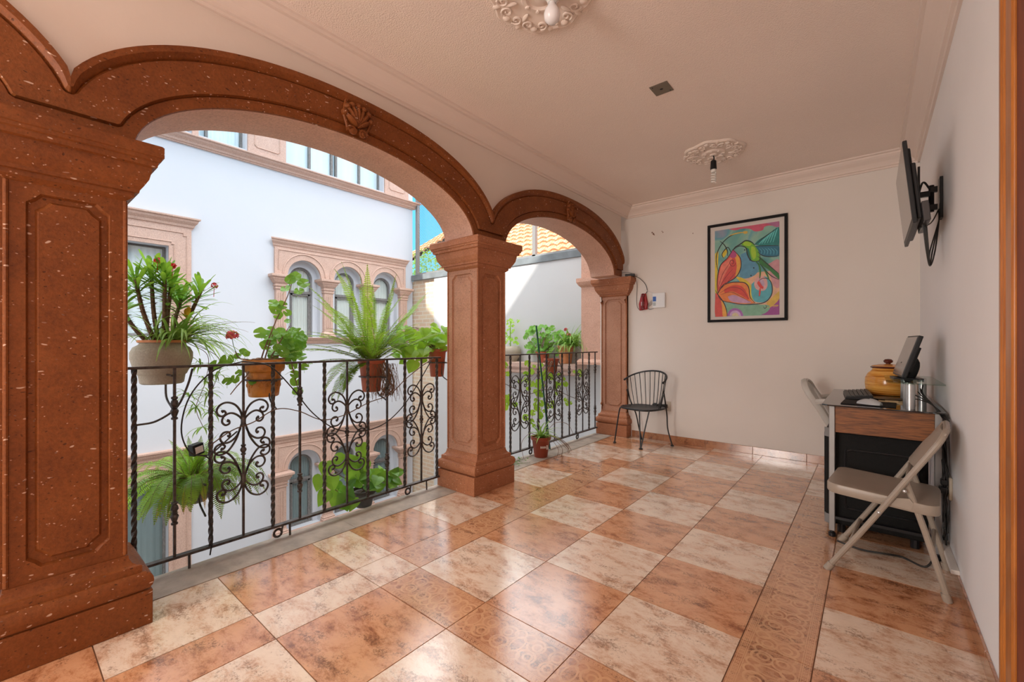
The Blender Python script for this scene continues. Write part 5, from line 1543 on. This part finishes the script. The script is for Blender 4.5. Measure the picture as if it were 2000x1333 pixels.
# slatted back leaning to -x : frame tube and fan slats
bk = lambda f, s: Vector((-.20-.17*f-.03*f*f, s*(.17+.03*f), .43+.35*f))
P = [bk(0,-1), bk(.4,-1), bk(.8,-1), Vector((-.385,-.14,.775)), Vector((-.40,0,.795)), Vector((-.385,.14,.775)), bk(.8,1), bk(.4,1), bk(0,1)]
m.tube(cr(P,6), .017, 8, flat=1.5); m.build('back_frame', M['chair_white'], t, smooth=True)
for y in (-.10,-.05,0,.05,.10):
    m = MB(); m.tube(cr([(-.20,y*.7,.42),(-.285,y,.58),(-.385,y*1.25,.78)],5), .013, 6, flat=.45); m.build('back_slat', M['chair_white'], t, smooth=True)
m = MB(); L = []
for i in range(9):
    f = i/8; x = -.21+.42*f
    L.append([(x, -.20+.01*f, .415+.02*f), (x, -.1, .405+.018*f), (x, 0, .40+.018*f), (x, .1, .405+.018*f), (x, .20-.01*f, .415+.02*f), (x,.20,.39), (x,0,.385), (x,-.2,.39)])
m.loops(L); m.build('seat', M['chair_white'], t, smooth=True)
for s in (-1,1):
    m = MB(); m.tube(cr([(-.31,s*.19,.64),(-.2,s*.235,.655),(-.02,s*.245,.65),(.13,s*.24,.63),(.175,s*.235,.58),(.17,s*.215,.42)],5), .017, 6, flat=1.3); m.build('armrest', M['chair_white'], t, smooth=True)
for sx, sy in ((-1,-1),(-1,1),(1,-1),(1,1)):
    m = MB(); m.loops([[(sx*.17+e*.026, sy*.17+g_*.022, .41) for e, g_ in ((-1,-1),(1,-1),(1,1),(-1,1))],[(sx*.205+e*.016, sy*.20+g_*.016, 0) for e, g_ in ((-1,-1),(1,-1),(1,1),(-1,1))]])
    m.build('leg', M['chair_white'], t, bevel=.006)

# ------------------------------------------------------------------ television on a wall arm
t = thing('wall_television', 'flat black television hanging tilted on the right wall', 'television', (.15, 3.335, 1.94))
an = radians(5.5)
def tl(mb):
    q = Matrix.Rotation(-an, 3, 'Y'); mb.v = [tuple(q @ Vector(p)) for p in mb.v]; return mb
m = MB(); m.box(-.012,-.365,-.215,.006,.365,.212); tl(m).build('casing', M['black_plastic'], t, bevel=.004)
m = MB(); m.box(-.0135,-.352,-.190,-.0118,.352,.200); tl(m).build('screen', plain('tv_screen', (.16,.145,.13), .15, spec=.8), t)
m = MB(); m.box(.006,-.33,-.19,.030,.33,.10); m.box(.006,-.30,.10,.02,.30,.19); tl(m).build('back_housing', M['black_plastic'], t, bevel=.01)
m = MB(); m.box(.028,-.365,-.215,.055,-.02,-.115); tl(m).build('lower_box', plain('tv_back_box', (.05,.045,.045), .3), t, bevel=.004)
t = thing('wall_bracket', 'black folding metal bracket holding the television to the wall', 'bracket', (XR, 3.40, 1.93))
m = MB(); m.box(-.014,-.035,-.115,0,.035,.115); m.build('wall_plate', M['black_plastic'], t, bevel=.002)
m = MB(); m.box(-.05,-.012,-.06,-.02,.012,-.03); m.box(-.05,-.012,.04,-.02,.012,.07); m.tube([(-.045,0,-.07),(-.045,0,.08)], .012, 8); m.box(-.115,-.01,-.05,-.04,.01,-.02); m.box(-.115,-.01,.02,-.04,.01,.05)
m.build('arm', M['black_plastic'], t)
m = MB(); m.box(-.128,-.05,-.11,-.112,.05,.06); m.box(-.110,-.14,.0,-.100,-.12,.16); m.box(-.112,-.14,.0,-.104,.1,.02); m.build('mount_plate', M['black_plastic'], t)
m = MB()
m.tube(cr([(.25,3.36,1.98),(.22,3.34,2.02),(.20,3.33,1.95),(.19,3.30,1.90)],6), .005, 6)
for q in range(3):
    m.tube(cr([(.20+.01*q,3.05+.05*q,1.74),(.215+.008*q,3.08+.05*q,1.60),(.235,3.16+.02*q,1.525+.01*q),(.262-.01*q,3.26,1.62),(.285,3.36,1.80),(.288,3.40,1.86)],6), .0035, 5)
m.tube(cr([(.19,3.1,1.72),(.25,3.3,1.78),(.288,3.40,1.87)],6), .003, 5)
tag(m.build('television_cables', M['cable_black'], smooth=True, auto=0), 'black cables drooping below the wall television', 'cable')

# ------------------------------------------------------------------ framed picture
PX0, PX1, PZ0, PZ1 = -1.343, -.620, 1.333, 2.360
t = thing('framed_picture', 'black framed colourful print of a green hummingbird and butterfly wings', 'picture', ((PX0+PX1)/2, YB, (PZ0+PZ1)/2))
hw, hh = (PX1-PX0)/2, (PZ1-PZ0)/2
m = MB(); fw = .026
for a in ((-hw,-hh,hw,-hh+fw),(-hw,hh-fw,hw,hh),(-hw,-hh+fw,-hw+fw,hh-fw),(hw-fw,-hh+fw,hw,hh-fw)): m.box(a[0],-.028,a[1],a[2],-.002,a[3])
m.build('frame', plain('black_frame', (.008,.007,.007), .6, spec=.2), t, bevel=.003)
m = MB(); m.box(-hw+.02,-.012,-hh+.02,hw-.02,-.002,hh-.02); m.build('mat_board', plain('mat_board', (.66,.60,.55), .8), t)
# print: corners in the reference grid below
TL, TR_, BR, BL = (135,295), (848,180), (860,1185), (145,1220)
def pp(X, Y):
    u = (X-140)/(853-140); yt = TL[1]+(TR_[1]-TL[1])*u; yb = BL[1]+(BR[1]-BL[1])*u
    v = (Y-yt)/(yb-yt)
    f = u*1.22/(1+.22*u) if False else u
    return (-hw+.072+(2*hw-.142)*f, -hh+.058+(2*hh-.125)*(1-v))
pm = {}
def pc(name, c):
    if name not in pm: pm[name] = (len(pm), plain('print_'+name, tuple(x**1.35 for x in c), .5, var=.12, vscale=25))
    return pm[name][0]
m = MB(); lay = [0]
def poly(pts, name, c, smooth=True, dense=4):
    lay[0] += 1; y = -.0124-.00006*lay[0]
    P = [Vector((*pp(*p), 0)) for p in pts]
    if smooth: P = cr(P+[P[0]], dense)[:-1]
    cx_ = sum((p.x for p in P))/len(P); cz_ = sum((p.y for p in P))/len(P)
    # triangulate with tessellation for concave outlines
    from mathutils.geometry import tessellate_polygon
    tri = tessellate_polygon([[Vector((p.x, p.y, 0)) for p in P]])
    b0 = len(m.v); m.v += [(max(-hw+.07,min(hw-.068,p.x)), y, max(-hh+.056,min(hh-.065,p.y))) for p in P]; i = pc(name, c)
    for a in tri: m.f.append(tuple(b0+k for k in a)); m.m.append(i)
def line(pts, w, name='ink', c=(.02,.02,.03)):
    lay[0] += 1; y = -.0124-.00006*lay[0]
    P = cr([Vector((*pp(*p), 0)) for p in pts], 6); b0 = len(m.v); n = len(P)
    for i_, p in enumerate(P):
        t_ = (P[min(i_+1,n-1)]-P[max(i_-1,0)]).normalized(); s_ = Vector((-t_.y, t_.x, 0)); ww = w*(.45+.55*sin(pi*i_/(n-1)))*.00065
        m.v += [(p.x+s_.x*ww, y, p.y+s_.y*ww), (p.x-s_.x*ww, y, p.y-s_.y*ww)]
    i = pc(name, c)
    for k in range(n-1): m.f.append((b0+2*k, b0+2*k+1, b0+2*k+3, b0+2*k+2)); m.m.append(i)
# background washes
def bgmat():
    mt, nt, b = newmat('print_wash')
    tc = nt.nodes.new('ShaderNodeTexCoord').outputs['Object']
    n = noise(nt, tc, 3.2, 3, .5, .6)
    r = ramp(nt, [(.30,(.04,.22,.27)),(.42,(.14,.36,.30)),(.52,(.26,.45,.34)),(.60,(.10,.31,.38)),(.72,(.46,.28,.36))])
    nt.links.new(n.outputs['Fac'], r.inputs[0]); nt.links.new(r.outputs[0], b.inputs['Base Color']); b.inputs['Roughness'].default_value = .5
    return mt
pm['wash'] = (0, bgmat())
m.face([(-hw+.07,-.0124,-hh+.056),(hw-.068,-.0124,-hh+.056),(hw-.068,-.0124,hh-.065),(-hw+.07,-.0124,hh-.065)], 0)
poly([(300,270),(500,225),(700,190),(850,180),(850,235),(760,225),(700,240),(680,275),(600,290),(540,262),(450,262),(380,280)], 'rose', (.66,.16,.24))
poly([(690,190),(850,178),(850,240),(800,235),(760,215)], 'mauve', (.50,.22,.36))
poly([(440,800),(600,740),(760,720),(855,780),(855,1000),(800,1080),(560,1060),(500,930)], 'peach', (.78,.52,.36))
poly([(440,540),(560,500),(640,600),(620,740),(500,800),(430,760)], 'blue', (.16,.38,.50))
poly([(140,540),(180,520),(170,760),(175,960),(140,960)], 'yellow', (.75,.60,.06))
poly([(380,780),(470,800),(560,880),(580,1040),(500,960),(440,850)], 'yellow', (.75,.60,.06))
poly([(560,860),(640,790),(720,780),(780,860),(775,980),(700,1050),(600,1050),(560,980)], 'teal', (.16,.50,.55))
poly([(600,800),(660,770),(720,800),(730,880),(690,930),(620,920),(590,870)], 'pinkglow', (.76,.48,.46))
poly([(630,820),(670,805),(700,840),(690,890),(650,895),(625,860)], 'lilac', (.60,.45,.56))
poly([(740,640),(855,600),(855,880),(800,880),(770,800)], 'blush', (.66,.38,.40))
poly([(660,1190),(740,1130),(860,1010),(862,1185)], 'purple', (.42,.10,.36))
poly([(720,1060),(860,930),(860,1010),(760,1110)], 'gold', (.72,.52,.12))
poly([(280,1080),(500,1090),(700,1080),(760,1110),(660,1190),(300,1210)], 'seagreen', (.30,.52,.38))
for R_, nm, cc in ((92,'violet',(.45,.20,.50)),(66,'lilac2',(.66,.48,.68)),(40,'cream',(.75,.66,.45))):
    poly([(378+R_*cos(a), 1210-R_*sin(a)*.95) for a in [pi*i/10 for i in range(11)]], nm, cc, smooth=False)
# butterfly wings
poly([(172,960),(165,860),(180,740),(215,650),(290,580),(330,520),(350,490),(390,520),(430,580),(445,660),(420,740),(370,800),(300,840),(230,880)], 'coral', (.70,.13,.10))
poly([(330,520),(360,500),(420,570),(440,660),(415,740),(380,780),(395,680),(380,590)], 'amber', (.80,.45,.10))
poly([(215,660),(290,600),(340,560),(330,640),(260,760),(190,900),(180,800)], 'salmon', (.80,.28,.20))
poly([(310,560),(350,500),(390,530),(385,570),(340,580)], 'magenta', (.55,.12,.30))
poly([(172,980),(230,880),(320,845),(420,840),(490,850),(530,900),(540,980),(560,1040),(600,1065),(500,1075),(380,1070),(270,1060),(210,1030)], 'orange', (.80,.30,.08))
poly([(250,920),(340,880),(440,880),(500,940),(530,1030),(440,980),(340,940),(260,960)], 'scarlet', (.70,.10,.06))
poly([(290,1000),(360,980),(450,1010),(560,1060),(440,1065),(330,1050)], 'lilac3', (.62,.40,.55))
poly([(145,960),(172,980),(210,1030),(250,1080),(275,1140),(280,1212),(145,1220)], 'coral', (.70,.13,.10))
poly([(210,1035),(250,1080),(275,1140),(280,1212),(235,1214),(225,1120)], 'amber', (.80,.45,.10))
poly([(225,560),(235,510),(270,485),(285,510),(265,555),(235,580)], 'yellow', (.75,.60,.06))
for a in ([(172,960),(165,860),(180,740),(215,650),(290,580),(350,490)], [(350,490),(430,570),(445,660),(420,740),(370,800),(300,840),(230,880),(172,965)],
          [(172,975),(230,890),(320,848),(420,840),(490,850),(530,900),(545,1000),(600,1065)], [(172,975),(220,1040),(380,1072),(500,1082),(690,1060),(770,980),(780,880),(750,810),(690,795),(640,820)],
          [(145,935),(172,975),(240,1060),(275,1140),(285,1212)], [(175,720),(155,620),(170,520),(240,410),(350,330),(500,298)], [(290,560),(285,500),(250,440),(200,402)], [(330,520),(300,470),(270,480),(225,540),(240,585)]):
    line(a, 7)
for a in ([(180,900),(230,760),(310,640)], [(185,920),(260,800),(350,700)], [(195,930),(290,840),(380,740)], [(200,960),(330,900),(450,920),(530,1020)], [(205,980),(330,950),(450,1000),(540,1050)]): line(a, 4, 'wine', (.30,.03,.05))
line([(345+38*(1-j/26)*cos(j*.42), 630+46*(1-j/26)*sin(j*.42)) for j in range(24)], 6, 'wine', (.30,.03,.05))
line([(310,340),(370,320),(440,305),(500,300)], 9, 'gold', (.72,.52,.12)); poly([(470,290),(510,288),(518,300),(508,314),(474,316)], 'gold', (.72,.52,.12))
# hummingbird
poly([(590,430),(640,380),(740,320),(850,245),(850,440),(760,445),(660,445)], 'wing', (.02,.30,.28))
poly([(600,450),(700,448),(850,445),(850,550),(740,562),(660,545),(615,500)], 'wing2', (.03,.24,.33))
for k in range(6):
    line([(640+30*k,430-5*k),(690+28*k,380-22*k),(720+24*k,350-22*k)], 8, 'aqua', (.20,.62,.60)); line([(640+32*k,470),(670+32*k,500),(660+34*k,540)], 7, 'steel', (.12,.42,.52))
poly([(610,555),(660,570),(760,660),(850,750),(850,805),(740,700),(650,640)], 'tail', (.05,.26,.06))
poly([(440,425),(480,395),(530,392),(575,420),(600,450),(640,510),(650,570),(630,615),(585,612),(545,590),(515,530),(505,470),(470,455)], 'lime', (.22,.50,.04))
poly([(505,470),(530,480),(545,540),(560,600),(535,590),(512,530)], 'emerald', (.01,.26,.20))
poly([(455,410),(500,400),(560,420),(540,450),(480,440)], 'bright', (.45,.66,.05))
poly([(560,450),(600,470),(610,560),(580,590),(555,520)], 'bright', (.45,.66,.05))
line([(350,498),(380,462),(420,440),(450,420),(500,390),(560,405),(595,440)], 9); line([(350,498),(400,460),(450,450),(500,470),(515,540),(550,600),(600,615),(650,600),(650,540)], 7)
line([(600,610),(640,650),(655,720),(650,800)], 12, 'tail', (.05,.26,.06)); line([(670,660),(700,700),(730,760),(750,815)], 12, 'tail', (.05,.26,.06))
line([(650,640),(760,760),(850,810)], 6); line([(630,560),(740,650),(850,745)], 6)
line([(600,435),(700,350),(850,245)], 6); line([(600,450),(720,445),(850,443)], 6); line([(625,510),(680,550),(760,562),(850,552)], 6)
poly([(620,850),(640,825),(670,870),(690,890),(680,910),(650,895)], 'red', (.72,.10,.08)); line([(655,900),(650,950),(645,990)], 12, 'red', (.72,.10,.08))
for X, Y in ((485,492),(585,685),(555,768),(545,600)): poly([(X-8,Y),(X,Y-9),(X+8,Y),(X,Y+9)], 'ink', (.02,.02,.03))
line([(715,1085),(720,1110),(700,1120),(690,1100)], 4); line([(720,1115),(780,1095),(830,1085),(840,1092),(790,1105)], 5, 'gold', (.72,.52,.12))
m.build('print', [x[1] for x in pm.values()], t)

# ------------------------------------------------------------------ things on the back wall
t = thing('red_telephone', 'small red wall telephone hanging beside the far half pillar', 'telephone', (-2.052, YB, 1.59))
m = MB(); m.loops([[(x*s, y, z*s) for x, z in ((-.045,-.095),(.045,-.085),(.055,-.02),(.030,.10),(-.020,.10),(-.052,-.02))] for y, s in ((-.002,1),(-.030,1),(-.04,.85))]); m.build('body', plain('red_plastic', (.35,.01,.012), .3), t, bevel=.004)
m = MB(); m.ball((.005,-.045,.075), .022, .014, .026); m.ball((.0,-.045,-.07), .022, .014, .026); m.tube(cr([(.005,-.05,.075),(.012,-.06,0),(0,-.05,-.07)],5), .011, 8); m.build('handset', plain('dark_red_plastic', (.16,.008,.01), .25), t, smooth=True)
m = MB()
for k in range(9): m.box(-.018+.014*(k%3), -.0425, -.04+.016*(k//3), -.009+.014*(k%3), -.039, -.03+.016*(k//3))
m.build('keypad', M['white_plastic'], t)
t = thing('white_router', 'small white router box mounted on the back wall beside red telephone', 'router', (-1.865, YB, 1.60))
m = MB(); m.box(-.075,-.035,-.085,.07,-.002,.085); m.build('case', plain('router_white', (.80,.80,.79), .35), t, bevel=.006)
m = MB(); m.box(-.068,-.0365,-.01,-.030,-.035,.045); m.build('blue_label', plain('blue_label', (.03,.12,.42), .4), t)
m = MB(); m.box(-.066,-.0365,-.06,-.034,-.035,-.02); m.build('port_strip', plain('grey_strip', (.45,.50,.50), .4), t)
m = MB(); m.tube([(-.05,-.02,.08),(-.16,-.05,.13)], .0035, 6); m.build('antenna', M['white_plastic'], t)
m = MB()
m.tube(cr([(-2.14,4.80,1.90),(-2.09,4.84,1.87),(-2.03,4.86,1.80),(-2.01,4.87,1.72),(-2.04,4.87,1.68)],6), .0035, 5)
m.tube(cr([(-2.14,4.80,1.90),(-2.13,4.86,1.80),(-2.14,4.87,1.62),(-2.12,4.87,1.52),(-2.06,4.87,1.505)],6), .0025, 5)
tag(m.build('telephone_cable', M['cable_black'], smooth=True, auto=0), 'black cord dropping from pillar capital to the red telephone', 'cable')
m = MB()
for k in range(4): m.tube(cr([(-1.93,4.855,1.58+.012*k),(-1.965,4.86,1.55+.015*k),(-2.0,4.865,1.53+.005*k),(-1.985,4.87,1.50+.004*k),(-1.93,4.86,1.51)],5), .002, 5)
tag(m.build('grey_wires', plain('grey_wire', (.35,.34,.33), .5), smooth=True, auto=0), 'thin grey wires between the telephone and white router', 'cable')
t = thing('cable_junction', 'small black cable junction lying on the far pillar capital', 'junction box', (-2.19, 4.79, 1.8955))
m = MB(); m.box(-.05,-.02,0,.06,.03,.03); m.build('box', M['black_plastic'], t, bevel=.004, rot=(0,0,.3))
m = MB(); m.tube(cr([(-.15,-.05,.005),(-.08,-.02,.05),(0,0,.045),(.05,.02,.015)],5), .003, 5); m.build('wire', M['grey_metal'], t)
t = thing('power_outlet', 'beige wall outlet with a black plug beside the iron chair', 'outlet', (-1.775, YB, .40))
m = MB(); m.box(-.035,-.008,-.055,.035,-.001,.055); m.build('plate', plain('beige_plastic', (.55,.47,.38), .5), t, bevel=.003)
m = MB(); m.box(-.10,-.05,-.02,.0,-.008,.02); m.ball((-.13,-.04,.0), .035, .022, .03); m.ball((-.015,-.03,0), .022,.02,.028); m.build('plug', M['black_plastic'], t, smooth=True)
m = MB()
for x, z, r in ((-1.955,2.392,.008),(-1.94,2.375,.010),(-1.93,2.362,.006),(-1.84,2.388,.005),(-1.83,2.375,.006),(-1.50,2.31,.005)): m.ball((x, YB, z), r, .002, r*1.2, 6, 4)
tag(m.build('plaster_chips', plain('chip_brown', (.20,.10,.07), .9)), 'small chips in the plaster high on the back wall', 'chipped plaster', kind='stuff')

# ------------------------------------------------------------------ on the ceiling
def rose(x, y, label, R=.235):
    t = thing('ceiling_rose', label, 'ceiling rose', (x, y, ZC))
    m = MB(); n = 48
    L = []
    for r, z, w in ((1.0,-.001,1),(1.0,-.010,1),(.96,-.018,1),(.88,-.013,.6),(.80,-.02,.5),(.62,-.022,.2),(.55,-.014,0),(.40,-.016,0),(.36,-.028,0),(.28,-.030,0),(.24,-.02,0),(.12,-.024,0),(.10,-.034,0),(.02,-.036,0)):
        L.append([(R*r*(1+.045*w*cos(8*a))*cos(a), R*r*(1+.045*w*cos(8*a))*sin(a), z) for a in [2*pi*k/n for k in range(n)]])
    m.loops(L); o = m.build('medallion', M['white_glaze'], t, smooth=True)
    for k in range(8):
        m = MB()
        a0 = 2*pi*k/8
        for s in (-1,1):
            pts = []
            for j in range(14):
                a = j/13*2.4*pi; r = .030*(1-j/16)
                cx_, cy_ = R*.72, s*.034; px_, py_ = cx_+r*cos(a), cy_+s*r*sin(a)
                pts.append((px_*cos(a0)-py_*sin(a0), px_*sin(a0)+py_*cos(a0), -.024))
            m.tube(pts, .0055, 5)
        c_ = (R*.86*cos(a0), R*.86*sin(a0), -.02); m.ball(c_, .02, .02, .010, 8, 5)
        a1 = a0+pi/8; m.ball((R*.60*cos(a1), R*.60*sin(a1), -.022), .030, .012, .008, 8, 5, rot=Matrix.Rotation(a1,3,'Z')); m.ball((R*.90*cos(a1), R*.90*sin(a1), -.016), .022, .014, .008, 8, 5, rot=Matrix.Rotation(a1,3,'Z'))
        m.ball((R*.32*cos(a0), R*.32*sin(a0), -.030), .014, .010, .006, 6, 4, rot=Matrix.Rotation(a0,3,'Z'))
        m.build('relief_scroll', M['white_glaze'], o, smooth=True)
    return t
rose(-1.02, 3.86, 'round ornate plaster ceiling rose near the back wall')
rose(-1.165, 1.60, 'plaster ceiling rose cut off by the top edge of the photo')
t = thing('spiral_bulb', 'unlit spiral energy saving bulb in black socket under far ceiling rose', 'light bulb', (-1.02, 3.86, ZC-.036))
m = MB(); m.tube(cr([(0,0,0),(.004,0,-.02),(0,0,-.04)],4), .005, 6); m.lathe([(.010,-.035),(.022,-.045),(.024,-.08),(.026,-.11),(.020,-.115)], n=16); m.build('socket', M['black_plastic'], t, smooth=True)
m = MB(); m.lathe([(.018,-.112),(.021,-.118),(.021,-.135),(.015,-.14)], n=16)
m.tube([(.0165*cos(a), .0165*sin(a), -.145-a/(2*pi)*.020) for a in [2*pi*i/12 for i in range(50)]], .0065, 6); m.build('glass_spiral', plain('bulb_white', (.80,.76,.70), .3), t, smooth=True)
t = thing('round_bulb', 'unlit white globe bulb hanging at the top edge of the photo', 'light bulb', (-1.10, 1.60, ZC-.036))
m = MB(); m.lathe([(.030,0),(.032,-.02),(.024,-.03),(.02,-.045)], n=18); m.build('socket', M['white_plastic'], t, smooth=True)
m = MB(); m.lathe([(.014,-.04),(.018,-.055),(.032,-.075),(.037,-.095),(.033,-.117),(.018,-.132),(.002,-.135)], n=24); m.build('globe', plain('globe_white', (.82,.80,.80), .25), t, smooth=True)
t = thing('junction_cover', 'small grey metal junction box cover on the bare ceiling', 'cover plate', (-1.018, 2.69, ZC), radians(0))
m = MB(); m.box(-.056,-.062,-.004,.056,.062,.0-.0005); m.build('plate', plain('dull_metal', (.17,.14,.10), .6), t, bevel=.002)
m = MB(); m.ball((0,0,-.005), .010, .008, .003); m.ball((-.04,-.045,-.005), .004,.004,.002); m.ball((.04,.045,-.005), .004,.004,.002); m.build('screw', M['black_plastic'], t)
